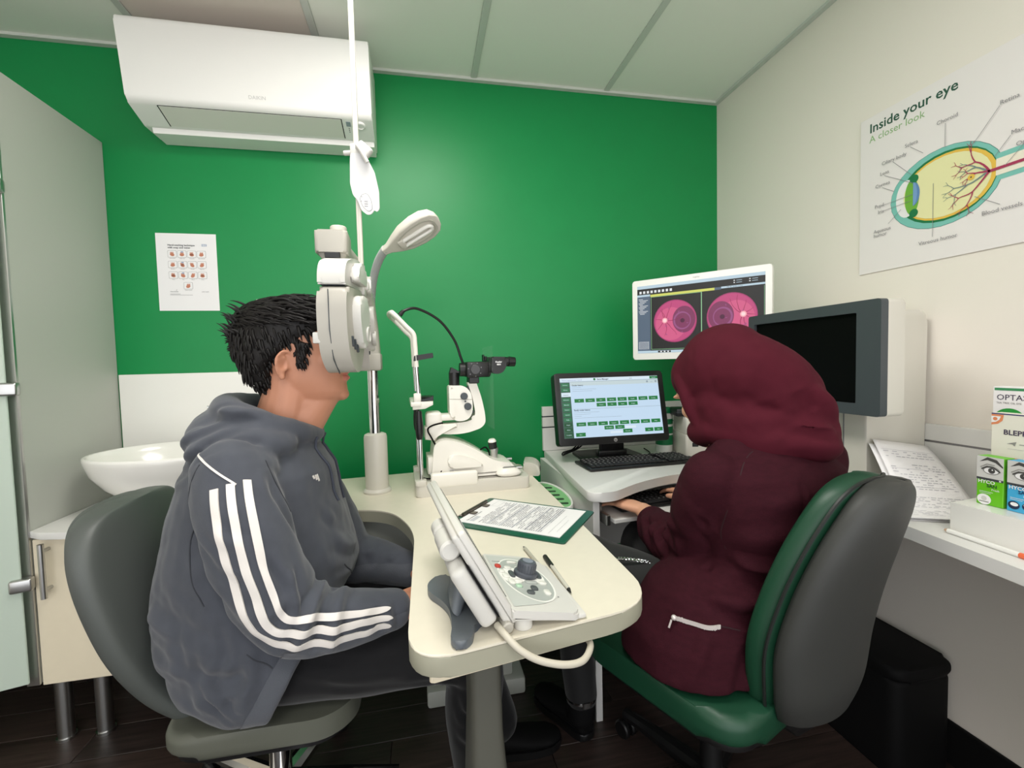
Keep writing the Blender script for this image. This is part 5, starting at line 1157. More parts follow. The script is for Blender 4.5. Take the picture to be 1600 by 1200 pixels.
def head(bm, M, ears=True):
    rg = []
    for z, f, bk, hw in HEAD:
        c = (f+bk)/2; a = (f-bk)/2; r = []
        for k in range(32):
            t = 2*PI*k/32; q, s_ = math.cos(t), math.sin(t); e = 2.35 if q > 0 else 2.0
            r.append(M @ Vector((c+a*math.copysign(abs(q)**(2/e), q), hw*math.copysign(abs(s_)**(2/2.2), s_), z)))
        rg.append(r)
    loft(bm, rg)
    # nose, lips, chin, brow, ears
    tube(bm, [M @ Vector(q) for q in ((.113, 0, .048), (.121, 0, .035), (.131, 0, .018), (.139, 0, .004), (.136, 0, -.004))], [.0075, .0085, .0105, .0125, .010], 12)
    for y in (-.011, .011): ball(bm, M @ Vector((.126, y, -.003)), .0095, u=10, v=8)
    ball(bm, M @ Vector((0, 0, 0)), .03, u=8, v=6)
    for z, x, rz_, rx_ in ((-.0245, .1215, .0062, .0085), (-.0400, .1205, .0068, .0088)):
        ball(bm, M @ Vector((x, 0, z)), (rx_, .022, rz_), M=M.to_3x3().to_4x4(), u=16, v=10)
    ball(bm, M @ Vector((.108, 0, -.080)), (.018, .024, .016), M=M.to_3x3().to_4x4())
    for sd_ in (-1, 1):
        ball(bm, M @ Vector((.112, sd_*.033, .060)), (.009, .022, .006), M=M.to_3x3().to_4x4())
        ball(bm, M @ Vector((.082, sd_*.048, .004)), (.024, .016, .02), M=M.to_3x3().to_4x4())
        if not ears: continue
        E = M @ T(-.004, sd_*.0745, -.004) @ RZ(sd_*-.38) @ RY(-.20) if False else M @ T(-.006, sd_*.073, -.004) @ RZ(-sd_*.42) @ RY(.16)
        # helix rim, lobe and the flat inside
        hx = [(.004, 0, -.030), (-.006, .004*sd_, -.022), (-.013, .008*sd_, -.004), (-.013, .010*sd_, .014), (-.004, .010*sd_, .028), (.009, .008*sd_, .029), (.016, .004*sd_, .020), (.015, .001*sd_, .010)]
        tube(bm, [E @ q for q in spline(hx, 4)], .0040, 8)
        ball(bm, E @ Vector((.0, .002*sd_, -.001)), (.0135, .0045, .026), M=E.to_3x3().to_4x4(), u=14, v=10)
        ball(bm, E @ Vector((.004, .003*sd_, -.028)), (.0085, .0045, .009), M=E.to_3x3().to_4x4(), u=12, v=8)
        tube(bm, [E @ q for q in spline([(.004, .005*sd_, -.018), (-.004, .007*sd_, -.006), (-.003, .008*sd_, .008), (.004, .007*sd_, .018)], 4)], .0030, 8)
        ball(bm, E @ Vector((.011, .004*sd_, -.008)), (.004, .003, .006), M=E.to_3x3().to_4x4(), u=10, v=8)
def eyes(M, parent):
    for sd_ in (-1, 1):
        b = B(); ball(b, M @ Vector((.101, sd_*.032, .038)), .0125); e = obj('eye', b, mat('eye white', (236, 232, 226), .2), parent, ang=180)
        b = B(); ball(b, M @ Vector((.1085, sd_*.0318, .038)), (.0056, .0056, .0056)); obj('iris', b, mat('iris dark', (40, 26, 20), .15), e, ang=180)

# ---- the boy
BY = 1.18
boy = thing('person', 'person in grey striped-sleeve hooded top and black trousers sitting at the phoropter', 'person', (-.40, BY, .41))
HM = T(-.305, BY, 1.175)
bm = B(); head(bm, HM)
limb(bm, [(-.345, BY, .98), (-.332, BY, 1.04), (-.315, BY, 1.10), (-.312, BY, 1.15)], [.072, .064, .060, .058])
ball(bm, (-.275, BY, 1.075), (.045, .045, .035)); limb(bm, [(-.218, BY, 1.112), (-.250, BY, 1.08), (-.290, BY, 1.03)], [.030, .040, .05])
for r in [None]:
    loft(bm, [ring((x, BY, z), (1, 0, 0), (0, 1, 0), a, c, 24, 2.4) for x, z, a, c in ((-.42, .47, .10, .15), (-.42, .60, .10, .15), (-.40, .75, .10, .155), (-.375, .90, .095, .165), (-.36, .975, .075, .14), (-.345, 1.01, .055, .07))])
AR = [(-.385, 1.005, .945), (-.36, .975, .87), (-.32, .955, .76), (-.272, .955, .668), (-.19, .97, .640), (-.085, 1.012, .624)]
AL = [(-.385, 1.350, .945), (-.34, 1.358, .86), (-.28, 1.340, .75), (-.222, 1.315, .640), (-.15, 1.305, .615), (-.055, 1.255, .600)]
for A_ in (AR, AL): limb(bm, A_, [.050, .046, .042, .038, .034, .026], 6, 14)
hand(bm, (-.080, 1.014, .622), (.93, .28, -.10), (-.02, -.3, 1), -1, .38, .175)
hand(bm, (-.050, 1.252, .600), (.90, -.32, -.12), (-.02, .3, 1), 1, .38, .175)
LN = [(-.43, 1.10, .495), (-.20, 1.075, .490), (.075, 1.07, .462), (.095, 1.07, .30), (.115, 1.07, .10)]
LF = [(-.43, 1.26, .495), (-.20, 1.285, .490), (.075, 1.30, .462), (.12, 1.30, .28), (.185, 1.29, .10)]
for A_ in (LN, LF): limb(bm, A_, [.070, .062, .050, .045, .036], 6, 14)
me = remesh(bm, .0036, 5)
co, no = arr(me)
# ear hollow
for sd_ in (-1, 1):
    c = np.array(HM @ Vector((-.002, sd_*.082, -.004))); dd = np.linalg.norm((co-c)/np.array([.009, .012, .014]), axis=1); m = dd < 1
    co[m, 1] -= sd_*.0055*(1-dd[m]**2)
mo_ = np.array([-.30+.124, BY, 1.175-.0325]); q = np.abs(co[:, 2]-mo_[2]-.10*np.abs(co[:, 1]-BY)*0); m = (q < .0042) & (co[:, 0] > mo_[0]-.024) & (np.abs(co[:, 1]-BY) < .030)
co[m, 0] -= (.0048*(1-q[m]/.0042)); setco(me, co)
me.materials.clear(); body = obj('body', me, SKIN, boy, ang=180)
lipm = mat('skin lips', (196, 116, 100), .45); body.data.materials.append(lipm)
ct = np.empty(len(body.data.polygons)*3); body.data.polygons.foreach_get('center', ct); ct = ct.reshape(-1, 3)+np.array(ROOT[boy.name].translation)
loc = ct-np.array(HM.translation)
mi_ = ((loc[:, 0] > .116) & (np.abs(loc[:, 1]) < .023) & (loc[:, 2] > -.0455) & (loc[:, 2] < -.0195)).astype(np.int32); body.data.polygons.foreach_set('material_index', mi_); body.data.update()
eyes(HM, boy)
# hair: cap plus many locks
HAIR = mat('black hair', (18, 15, 14), .5, bump=.5, bscale=300, var=.25, vscale=60, spec=.3)
def hair_depth(z): return 0
hb = B(); rg = []
for z, f, bk, hw in [(-.072, -.040, -.066, .040), (-.060, -.030, -.078, .050), (-.04, -.030, -.092, .062), (-.01, -.024, -.106, .073), (.015, .020, -.118, .079), (.035, .055, -.126, .082), (.06, .092, -.131, .083), (.075, .122, -.132, .083), (.10, .126, -.127, .081), (.12, .112, -.114, .074), (.138, .082, -.09, .058), (.150, .035, -.05, .032), (.153, .0, -.02, .012)]:
    c = (f+bk)/2; a = (f-bk)/2; rg.append([HM @ Vector((c+a*math.cos(2*PI*k/36), hw*math.copysign(abs(math.sin(2*PI*k/36))**.92, math.sin(2*PI*k/36)), z)) for k in range(36)])
loft(hb, rg)
for sd_ in (-1, 1): tube(hb, [HM @ Vector(q) for q in ((.040, sd_*.073, .045), (.037, sd_*.0735, .02), (.032, sd_*.0725, -.002), (.028, sd_*.071, -.018))], [.017, .014, .011, .006], 10, sq=.5)
hm_ = remesh(hb, .005, 4)
hco, hno = arr(hm_); hl = hco-np.array(HM.translation)
# ear window: pull the cap back around the ears
setco(hm_, hco); tree = bvh(hm_)
b = B(); bl_ = bmesh.new(); bl_.from_mesh(hm_); bpy.data.meshes.remove(hm_); merge(b, bl_)
obj('hair', b, HAIR, boy, ang=180)
random.seed(21); b = B(); r_ = random.Random(12)
def lock(root, d0, d1, ln, wd):
    pts = [root]; p = root.copy()
    for k in range(5):
        t = k/4; d = (d0*(1-t)+d1*t).normalized(); p = p+d*ln/5
        h = tree.find_nearest(p); out_ = p-h[0]
        if out_.dot(h[1]) < .0015: p = h[0]+h[1]*(.0015+.0035*t)
        pts.append(p.copy())
    tube(b, pts, [wd*.7, wd, wd*.9, wd*.7, wd*.45, wd*.08], 5, sq=.55)
cnt = 0; HV = list(zip(hco, hno))
while cnt < 1050:
    c_, n_ = HV[r_.randrange(len(HV))]; p = Vector(c_); nrm = Vector(n_); l = p-HM.translation
    if l.z < -.068 or abs(l.y) < .060 and l.z < .07 and l.x > -.03: continue
    if l.x > -.018 and l.z < .030 and not (.012 < l.x < .056 and l.z > -.010): continue
    sy = 1 if l.y > 0 else -1
    if l.z > .085: d0 = Vector((.62, .10*sy, .06))+nrm*.16; d1 = Vector((.60, .05*sy, -.30)); ln = r_.uniform(.04, .065)
    elif l.x > .05: d0 = Vector((.45, 0, -.35)); d1 = Vector((.3, 0, -.8)); ln = r_.uniform(.018, .030)*(1 if l.z > .05 else .6)
    elif l.x < -.07: d0 = Vector((-.05, 0, -.9))+nrm*.08; d1 = Vector((.18, 0, -1)); ln = r_.uniform(.020, .038)*(1 if l.z > -.03 else .45)
    else: d0 = Vector((.30, 0, -.75)); d1 = Vector((.25, 0, -.95)); ln = r_.uniform(.022, .042)*(1 if l.z > .05 else .5)
    d0 = d0+Vector((r_.uniform(-.16, .16), r_.uniform(-.2, .2), r_.uniform(-.10, .10)))
    lock(p, d0, d1, ln, r_.uniform(.0024, .0046)); cnt += 1
for k in range(46):                                              # the unruly tuft at the crown
    a = r_.uniform(-1.2, 1.2); h = tree.find_nearest(HM @ Vector((-.13+r_.uniform(-.01, .05), .06*math.sin(a), r_.uniform(.05, .125)))); p = h[0]
    d = Vector((-.45+r_.uniform(-.3, .2), .3*math.sin(a), r_.uniform(.3, 1.0))); ln = r_.uniform(.025, .045)
    pts = [p+d.normalized()*ln*t+Vector((0, 0, -.012*t*t)) for t in (0, .25, .5, .75, 1)]; tube(b, pts, [.0032, .0030, .0024, .0015, .0003], 5, sq=.6)
for k in range(22):
    h = tree.find_nearest(HM @ Vector((-.14, r_.uniform(-.05, .05), r_.uniform(.02, .06)))); p = h[0]; d = Vector((-.8, r_.uniform(-.2, .2), r_.uniform(-.6, .1))); ln = r_.uniform(.012, .022)
    tube(b, [p+d.normalized()*ln*t for t in (0, .4, .75, 1)], [.003, .0026, .0015, .0003], 5, sq=.6)
obj('hair_locks', b, HAIR, boy, ang=180, kind='stuff')

# hooded top
HOOD = mat('grey sweatshirt cloth', (72, 75, 83), .85, bump=.5, bscale=900, var=.08, vscale=25, sheen=.25, spec=.2)
bm = B(); R3 = []
for x0, x1, z, c in ((-.515, -.285, 1.005, .095), (-.525, -.255, .975, .150), (-.540, -.225, .925, .190), (-.565, -.212, .84, .205), (-.588, -.192, .76, .208), (-.605, -.178, .68, .212)):
    R3.append(ring(((x0+x1)/2, BY, z), (1, 0, 0), (0, 1, 0), (x1-x0)/2, c, 36, 2.3))
R3.append(ring((-.395, BY, .600), (.97, 0, .22), (0, 1, 0), .215, .218, 36, 2.4)); R3.append(ring((-.385, BY, .540), (.86, 0, .50), (0, 1, 0), .190, .222, 36, 2.6)); R3.append(ring((-.352, BY, .506), (.68, 0, .73), (0, 1, 0), .150, .224, 36, 2.8)); R3.append(ring((-.305, BY, .492), (.475, 0, .88), (0, 1, 0), .108, .222, 36, 3))
loft(bm, R3)
SR = [.074, .080, .077, .073, .060, .046]; limb(bm, AR, SR, 8, 22); limb(bm, AL, SR, 8, 22)
ball(bm, (-.375, 1.02, .955), (.075, .06, .055)); ball(bm, (-.375, 1.34, .955), (.075, .06, .055))
hp = spline([(-.258, BY, 1.000), (-.285, 1.115, 1.012), (-.345, 1.082, 1.040), (-.415, 1.098, 1.062), (-.452, BY, 1.068), (-.415, 1.262, 1.062), (-.345, 1.278, 1.040), (-.285, 1.245, 1.012), (-.258, BY, 1.000)], 8)
tube(bm, hp, lerpl([.018, .026, .031, .036, .040, .036, .031, .026, .018], 8), 14)
for y_ in (1.075, 1.285): ball(bm, (-.36, y_, .995), (.085, .06, .045)); ball(bm, (-.42, y_, 1.01), (.06, .05, .045))
ball(bm, (-.470, BY, 1.015), (.060, .130, .065), M=RY(.5)); ball(bm, (-.455, 1.075, 1.005), (.050, .055, .045)); ball(bm, (-.455, 1.285, 1.005), (.050, .055, .045))
# cuffs
for A_, e in ((AR, (-.078, 1.015, .623)), (AL, (-.048, 1.251, .599))):
    a = Vector(A_[-2]).lerp(Vector(A_[-1]), .78); tube(bm, [a, Vector(e)], [.046, .044], 20)
hm2 = remesh(bm, .0046, 13)
HF = [
 ([(-.40, .945, .90), (-.37, .895, .86), (-.33, .885, .84)], .010, .003), ([(-.42, .935, .85), (-.38, .885, .80), (-.33, .875, .77)], .009, -.004), ([(-.44, .95, .76), (-.40, .90, .70), (-.33, .88, .65), (-.28, .89, .615)], .010, .006), ([(-.395, .905, .69), (-.34, .885, .64), (-.28, .90, .60)], .008, -.006), ([(-.29, .90, .80), (-.265, .89, .75), (-.26, .885, .70)], .007, -.005), ([(-.26, .91, .78), (-.245, .895, .73), (-.245, .89, .68)], .006, .006),
 ([(-.53, .985, .72), (-.49, .965, .66), (-.47, .96, .60), (-.48, .957, .53)], .010, .006), ([(-.55, .98, .65), (-.51, .965, .60), (-.50, .96, .54)], .009, -.007), ([(-.46, .957, .56), (-.42, .955, .52), (-.40, .955, .47)], .008, .006), ([(-.45, .957, .52), (-.41, .955, .48), (-.39, .955, .44)], .007, -.005), ([(-.56, .99, .58), (-.52, .962, .54), (-.46, .956, .50)], .008, .006), ([(-.55, .985, .50), (-.50, .96, .46), (-.45, .956, .43)], .008, .006),
 ([(-.23, 1.02, .92), (-.215, 1.06, .86), (-.21, 1.10, .80)], .010, .005), ([(-.225, 1.0, .86), (-.21, 1.03, .79), (-.20, 1.06, .73)], .010, -.005), ([(-.24, .99, .80), (-.215, 1.01, .74), (-.20, 1.03, .68)], .009, .006),
 # hood
 ([(-.51, 1.06, .975), (-.47, 1.03, 1.02), (-.40, 1.04, 1.055), (-.34, 1.06, 1.05)], .010, -.006), ([(-.50, 1.05, 1.035), (-.44, 1.06, 1.075), (-.36, 1.07, 1.06), (-.30, 1.10, 1.025)], .009, .006), ([(-.53, 1.10, .955), (-.52, 1.06, .945), (-.44, 1.0, .985), (-.35, 1.03, 1.0), (-.29, 1.09, .985)], .012, -.009),
 # shoulder seam and armpit
 ([(-.44, .99, .955), (-.47, .955, .88), (-.46, .95, .80)], .008, -.005), ([(-.33, .98, .95), (-.285, .96, .90), (-.265, .975, .82)], .010, -.006), ([(-.46, .95, .80), (-.43, .94, .72), (-.38, .92, .66)], .014, -.008),
 # upper sleeve drape
 ([(-.43, .93, .80), (-.37, .885, .74), (-.31, .875, .70)], .016, .006), ([(-.42, .93, .72), (-.36, .885, .675), (-.30, .875, .65)], .012, -.006), ([(-.27, .90, .83), (-.25, .89, .77), (-.255, .88, .71)], .014, .006),
 # elbow bunch
 ([(-.215, .99, .715), (-.225, .925, .705), (-.235, .885, .665), (-.255, .885, .625)], .009, .011), ([(-.195, .99, .700), (-.205, .93, .690), (-.212, .895, .650), (-.225, .90, .610)], .008, -.009), ([(-.17, .99, .695), (-.18, .935, .685), (-.185, .905, .645), (-.195, .915, .600)], .009, .008), ([(-.255, .99, .745), (-.265, .915, .725), (-.28, .88, .685)], .009, -.006),
 ([(-.13, .94, .665), (-.125, .925, .635), (-.13, .935, .600)], .008, .005), ([(-.108, .955, .665), (-.102, .945, .635), (-.106, .955, .600)], .008, -.006), ([(-.085, .97, .660), (-.082, .96, .635), (-.085, .972, .600)], .007, .004),
 # body side folds
 ([(-.585, 1.05, .66), (-.50, .965, .64), (-.42, .955, .60)], .016, .009), ([(-.60, 1.06, .60), (-.51, .965, .585), (-.42, .955, .55), (-.36, .96, .55)], .014, -.010), ([(-.60, 1.06, .545), (-.52, .965, .530), (-.44, .955, .50)], .014, .010), ([(-.58, 1.03, .49), (-.50, .96, .48), (-.43, .955, .46)], .012, -.008), ([(-.41, .955, .66), (-.40, .953, .60), (-.43, .953, .54)], .009, -.006), ([(-.36, .955, .60), (-.355, .953, .54), (-.38, .955, .48)], .012, .006),
 ([(-.56, .99, .80), (-.51, .965, .74), (-.46, .955, .70)], .018, -.006), ([(-.58, 1.02, .72), (-.53, .97, .68), (-.47, .955, .67)], .014, .006),
 # chest and pocket
 ([(-.20, 1.05, .80), (-.19, 1.12, .74), (-.18, 1.20, .72)], .014, .006), ([(-.195, 1.02, .70), (-.175, 1.08, .675), (-.165, 1.15, .66)], .012, .008), ([(-.22, 1.0, .64), (-.19, 1.06, .62), (-.18, 1.12, .60)], .012, -.008), ([(-.225, 1.03, .88), (-.205, 1.10, .84), (-.198, 1.18, .82)], .018, .004),
 # far sleeve
 ([(-.27, 1.33, .74), (-.22, 1.325, .70), (-.19, 1.33, .66)], .012, .007), ([(-.25, 1.33, .70), (-.20, 1.32, .665), (-.17, 1.33, .63)], .010, -.007), ([(-.16, 1.27, .66), (-.14, 1.265, .62)], .010, .006), ([(-.10, 1.25, .645), (-.09, 1.25, .60)], .008, .005)]
folds(hm2, HF); wrinkle(hm2, .0012, 95, (1, 1, .6), 3); wrinkle(hm2, .0026, 30, (1, 1, .5), 8)
hood = obj('hooded_top', hm2, HOOD, boy, ang=180)
mw = ROOT[boy.name]; ht = BVHTree.FromPolygons([mw @ v.co for v in hm2.vertices], [tuple(p.vertices) for p in hm2.polygons])
for sp in ([(-.415, .965, .975), (-.45, .955, .92), (-.475, .965, .84), (-.465, .955, .75), (-.44, .95, .70)], [(-.17, 1.09, .70), (-.175, 1.13, .665), (-.175, 1.17, .625)], [(-.30, .98, .99), (-.28, .975, .93), (-.27, .985, .87)], [(-.36, .95, .60), (-.33, .95, .575), (-.315, .95, .56)]):
    b = B(); ribbon(b, ht, sp, .0026, .0003, .0005, 8, 2); obj('seam', b, mat('seam grey', (50, 52, 58), .9), hood)
TAPE = mat('white sleeve tape', (226, 220, 214), .7, bump=.3, bscale=600)
cl_ = spline(AR, 10)
for k, ph_ in enumerate((-.36, 0, .36)):
    pts = []
    Fr = frames(cl_)
    for i in range(5, len(Fr)-1, 2):
        p_, tn, X_, Y_ = Fr[i]; t = i/(len(Fr)-1)
        out_ = Vector((-.05, -1, .12 if t > .55 else -.0)); out_ = (out_-tn*out_.dot(tn)).normalized(); sd_ = tn.cross(out_)
        up_ = 1 if sd_.dot(Vector((1, 0, 1))) > 0 else -1
        a = ph_+.48*max(0, 1-t/.55)+.10*(t > .6)
        pts.append(p_+(out_*math.cos(a)+sd_*up_*math.sin(a))*.085)
    b = B(); ribbon(b, ht, pts, .0155, .0020, .0012, 4); obj('sleeve_stripe', b, TAPE, hood, ang=60)
b = B(); ribbon(b, ht, [(-.45, .99, 1.01), (-.415, .965, .985), (-.375, .945, .955), (-.352, .93, .942)], .004, .0008, .001, 6, 2); obj('shoulder_piping', b, TAPE, hood, ang=60)
b = B()
for k in range(3):
    p0 = Vector((-.238+.005*k, 1.062+.006*k, .922)); ribbon(b, ht, [p0, p0+Vector((.003, .003, -.008-.004*k))], .004, .0006, .001, 4, 2)
obj('logo', b, TAPE, hood)
CORD = mat('cord grey', (62, 66, 78), .8)
for yy, z1 in ((1.135, .845), (1.205, .83)):
    b = B(); S = []
    for q in spline([(-.255, yy, 1.0), (-.23, yy-.004, .95), (-.21, yy-.002, .90), (-.20, yy, z1)], 6):
        h = ht.find_nearest(q); S.append(h[0]+h[1]*.003)
    tube(b, S, .0032, 8); obj('drawstring', b, CORD, hood)
hbm = bmesh.new(); hbm.from_mesh(hm2); hbm.transform(ROOT[boy.name])
bmesh.ops.bisect_plane(hbm, geom=hbm.verts[:]+hbm.edges[:]+hbm.faces[:], plane_co=(-.342, BY, .51), plane_no=(.86, 0, -.51), clear_inner=True)
bmesh.ops.bisect_plane(hbm, geom=hbm.verts[:]+hbm.edges[:]+hbm.faces[:], plane_co=(-.42, BY, .63), plane_no=(0, 0, -1), clear_inner=True)
hbm.normal_update()
for v in hbm.verts: v.co += v.normal*.0016
bmesh.ops.recalc_face_normals(hbm, faces=hbm.faces[:]); obj.keep = True
obj('hem_band', hbm, mat('grey rib cloth', (84, 87, 94), .85, bump=.6, bscale=500, sheen=.25, spec=.2), hood, ang=180); obj.keep = False
# trousers and shoes
TROU = mat('black trouser cloth', (21, 21, 23), .8, bump=.4, bscale=800, sheen=.2, spec=.2)
bm = B(); ball(bm, (-.43, BY, .498), (.14, .19, .088)); limb(bm, LN, [.088, .082, .072, .068, .062], 8, 20); limb(bm, LF, [.088, .082, .072, .068, .062], 8, 20)
tm = remesh(bm, .007, 4)
folds(tm, [([(-.30, .99, .53), (-.18, .98, .50), (-.05, .99, .49)], .016, .006), ([(-.22, .985, .47), (-.10, .98, .455), (.05, 1.0, .44)], .010, -.006), ([(.05, .995, .40), (.09, 1.0, .37), (.14, 1.03, .38)], .012, .010), ([(.04, .995, .37), (.09, 1.0, .34), (.14, 1.03, .345)], .010, -.008), ([(.05, 1.0, .31), (.10, 1.0, .29), (.15, 1.03, .30)], .012, .008), ([(0, 1.0, .41), (.06, .995, .43)], .012, .008)]); wrinkle(tm, .002, 30, (1, 1, 1), 4)
obj('trousers', tm, TROU, boy, ang=180)
def shoe(parent, M, L=.27, boot=False, nm='shoe'):
    bm = B(); w_ = .046
    rg = []
    for x, a, h_, z0 in ((-.085, .026, .050, .012), (-.07, .036, .075, .008), (-.02, .039, .080, .010), (.04, .044, .060, .010), (.10, .049, .045, .010), (.15, .044, .036, .012), (.178, .026, .026, .015), (.186, .010, .018, .018)):
        rg.append([M @ Vector((x*L/.27, a*math.cos(2*PI*k/20), z0+h_/2+h_/2*math.sin(2*PI*k/20)*.98)) for k in range(20)])
    loft(bm, rg); tube(bm, [M @ Vector((-.045, 0, .05)), M @ Vector((-.045, 0, .10 if not boot else .15))], [.044, .046], 18)
    o = obj(nm, remesh(bm, .005, 3), BLACK_MATT, parent, ang=180)
    b = B(); so = [(-.092, -.024), (-.06, -.037), (.03, -.041), (.10, -.050), (.16, -.042), (.19, -.015), (.19, .015), (.16, .042), (.10, .050), (.03, .041), (-.06, .037), (-.092, .024)]
    prism(b, rpoly([(x*L/.27, y) for x, y in so], .02, 4), .0005, .022, .004, 2, M=M); obj('sole', b, BLACK_PL, o)
    return o
shoe(boy, T(.155, 1.07, 0)); shoe(boy, T(.190, 1.285, 0))

# ---- the woman
wo = thing('person', 'person in maroon headscarf and maroon jacket typing at the corner desk', 'person', (.68, .95, .475))
wf = Vector((-.08, .82, -.57)).normalized(); WH = Vector((.720, .975, 1.073))
wr = wf.cross(Vector((0, 0, 1))).normalized(); wu = wr.cross(wf)
WHM = Matrix((wf, -wr, wu)).transposed().to_4x4(); WHM.translation = WH
bm = B(); head(bm, WHM, False)
limb(bm, [(.765, .915, .96), (.745, .935, 1.0), (.725, .955, 1.05)], [.058, .054, .052])
loft(bm, [ring(c, (.99, -.04, 0), (.04, .99, 0), a, d, 24, 2.4) for c, a, d in (((.67, .95, .52), .14, .10), ((.735, .925, .66), .10, .08), ((.775, .905, .83), .125, .085), ((.775, .91, .92), .15, .075), ((.77, .92, .965), .07, .055))])
WAL = [(.615, .875, .900), (.622, .930, .81), (.655, 1.000, .692), (.642, 1.135, .676), (.652, 1.262, .697)]
WAR = [(.905, .905, .912), (.935, .96, .83), (.935, 1.07, .705), (.905, 1.18, .690), (.865, 1.30, .705)]
for A_ in (WAL, WAR): limb(bm, A_, [.050, .046, .040, .034, .025], 6, 14)
hand(bm, (.650, 1.262, .701), (-.40, .91, .0), (.02, .05, 1), 1, .16, .165, 1.5)
hand(bm, (.863, 1.300, .7165), (-.10, .99, -.06), (0, .05, 1), -1, .16, .165, 1.3)
WLL = [(.60, 1.0, .560), (.52, 1.18, .560), (.422, 1.335, .555), (.440, 1.32, .35), (.452, 1.30, .12)]
WLR = [(.74, 1.02, .560), (.725, 1.2, .56), (.71, 1.40, .550), (.72, 1.42, .33), (.73, 1.42, .12)]
for A_ in (WLL, WLR): limb(bm, A_, [.065, .06, .048, .045, .036], 6, 14)
wme = remesh(bm, .0036, 5); wb = obj('body', wme, mat('skin warm', (212, 158, 128), .5, var=.05, vscale=14, bump=.1, bscale=300), wo, ang=180); eyes(WHM, wo)
MAR = mat('maroon jacket cloth', (52, 17, 26), .85, bump=.9, bscale=420, stretch=(1, 1, 2.2), var=.12, vscale=60, spec=.12)
SCARF = mat('maroon scarf cloth', (74, 22, 34), .85, bump=.35, bscale=900, var=.06, vscale=30, spec=.12)
bm = B()
loft(bm, [ring(c, (math.cos(t_), math.sin(t_), 0), (-math.sin(t_), math.cos(t_), 0), a, d, 40, 2.4) for c, a, d, t_ in (((.645, .945, .482), .205, .160, .28), ((.652, .945, .55), .200, .158, .28), ((.690, .935, .64), .180, .142, .20), ((.765, .912, .715), .150, .128, .15), ((.770, .900, .79), .168, .130, .13), ((.775, .893, .86), .180, .130, .12), ((.770, .893, .905), .172, .118, .12), ((.768, .900, .945), .135, .096, .1), ((.765, .915, .98), .08, .072, .1))])
limb(bm, WAL[:-1]+[(.648, 1.195, .684)], [.062, .068, .073, .062, .049], 8, 22); limb(bm, WAR[:-1]+[(.872, 1.275, .702)], [.070, .070, .066, .056, .044], 8, 22)
ball(bm, (.640, .885, .900), (.055, .062, .05)); ball(bm, (.885, .905, .900), (.06, .062, .05)); limb(bm, [(.71, .90, .955), (.64, .885, .905)], [.055, .05], 6, 18); limb(bm, [(.81, .905, .955), (.88, .905, .905)], [.055, .05], 6, 18)
jm = remesh(bm, .005, 12)
folds(jm, [
 ([(.60, .86, .80), (.63, .90, .76), (.69, .92, .74)], .010, .006), ([(.575, .93, .77), (.61, .95, .735), (.67, .935, .72)], .009, .007), ([(.57, .97, .735), (.61, .955, .705), (.66, .94, .70)], .008, -.008), ([(.58, 1.02, .74), (.60, .985, .69), (.64, .955, .665)], .009, .009), ([(.585, 1.06, .74), (.60, 1.03, .67), (.64, 1.0, .64)], .008, -.009), ([(.59, 1.10, .73), (.595, 1.07, .665), (.63, 1.05, .635)], .008, .008), ([(.595, 1.14, .73), (.595, 1.12, .67), (.63, 1.10, .64)], .007, -.006),
 ([(.67, .86, .92), (.665, .85, .86), (.69, .87, .80), (.71, .90, .73)], .007, -.007),
 ([(.555, .92, .90), (.575, .88, .84), (.60, .86, .76), (.60, .88, .68)], .007, -.004), ([(.52, 1.0, .80), (.58, .95, .765), (.64, .93, .765)], .012, .006), ([(.54, 1.03, .75), (.60, .97, .735), (.67, .95, .74)], .010, -.006), ([(.585, 1.09, .72), (.60, 1.03, .67), (.65, .99, .645)], .012, .009), ([(.595, 1.13, .72), (.605, 1.08, .655), (.66, 1.04, .635)], .010, -.009), ([(.60, 1.17, .72), (.605, 1.13, .645), (.65, 1.10, .63)], .010, .007), ([(.605, 1.21, .72), (.61, 1.19, .66), (.65, 1.18, .64)], .008, -.005),
 ([(.60, .82, .70), (.68, .785, .69), (.76, .77, .70), (.84, .775, .735)], .014, -.010), ([(.60, .83, .735), (.70, .785, .725), (.80, .77, .745)], .012, .008), ([(.56, .83, .67), (.64, .785, .655), (.74, .78, .66)], .012, .007), ([(.58, .815, .635), (.66, .78, .62), (.74, .78, .63)], .010, -.006), ([(.62, .80, .78), (.72, .768, .80), (.84, .765, .82)], .016, .004), ([(.66, .775, .86), (.76, .765, .88), (.88, .775, .87)], .014, .003),
 ([(.55, .80, .60), (.52, .79, .54), (.50, .80, .49)], .012, .004), ([(.63, .78, .58), (.61, .775, .52), (.60, .78, .48)], .012, -.005), ([(.70, .79, .58), (.70, .785, .50)], .012, .005), ([(.72, .772, .66), (.735, .765, .80), (.745, .768, .92)], .005, -.0025)])
wrinkle(jm, .0016, 60, (1, 1, .7), 5); wrinkle(jm, .0022, 24, (1, 1, 1), 6)
jk = obj('jacket', jm, MAR, wo, ang=180)
mw = ROOT[wo.name]; jt = BVHTree.FromPolygons([mw @ v.co for v in jm.vertices], [tuple(p.vertices) for p in jm.polygons])
ARMSEAM = [(.690, .845, .945), (.655, .84, .90), (.660, .85, .84), (.69, .88, .78)]
ZIP = mat('zip metal', (214, 206, 202), .3, metal=.25)
zp = [(.475, .84, .632), (.52, .80, .625), (.565, .775, .620)]
b = B(); ribbon(b, jt, zp, .0075, .0012, .0012, 14, 2); zo = obj('pocket_zip', b, ZIP, jk, ang=60)
b = B(); Pz = spline(zp, 30)
for q in Pz[::1]:
    h = jt.find_nearest(q); box(b, (-.0012, -.0042, 0), (.0012, .0042, .002), M=frame(h[0]+h[1]*.0022, (1, -.5, 0), Vector((0, 0, 1))))
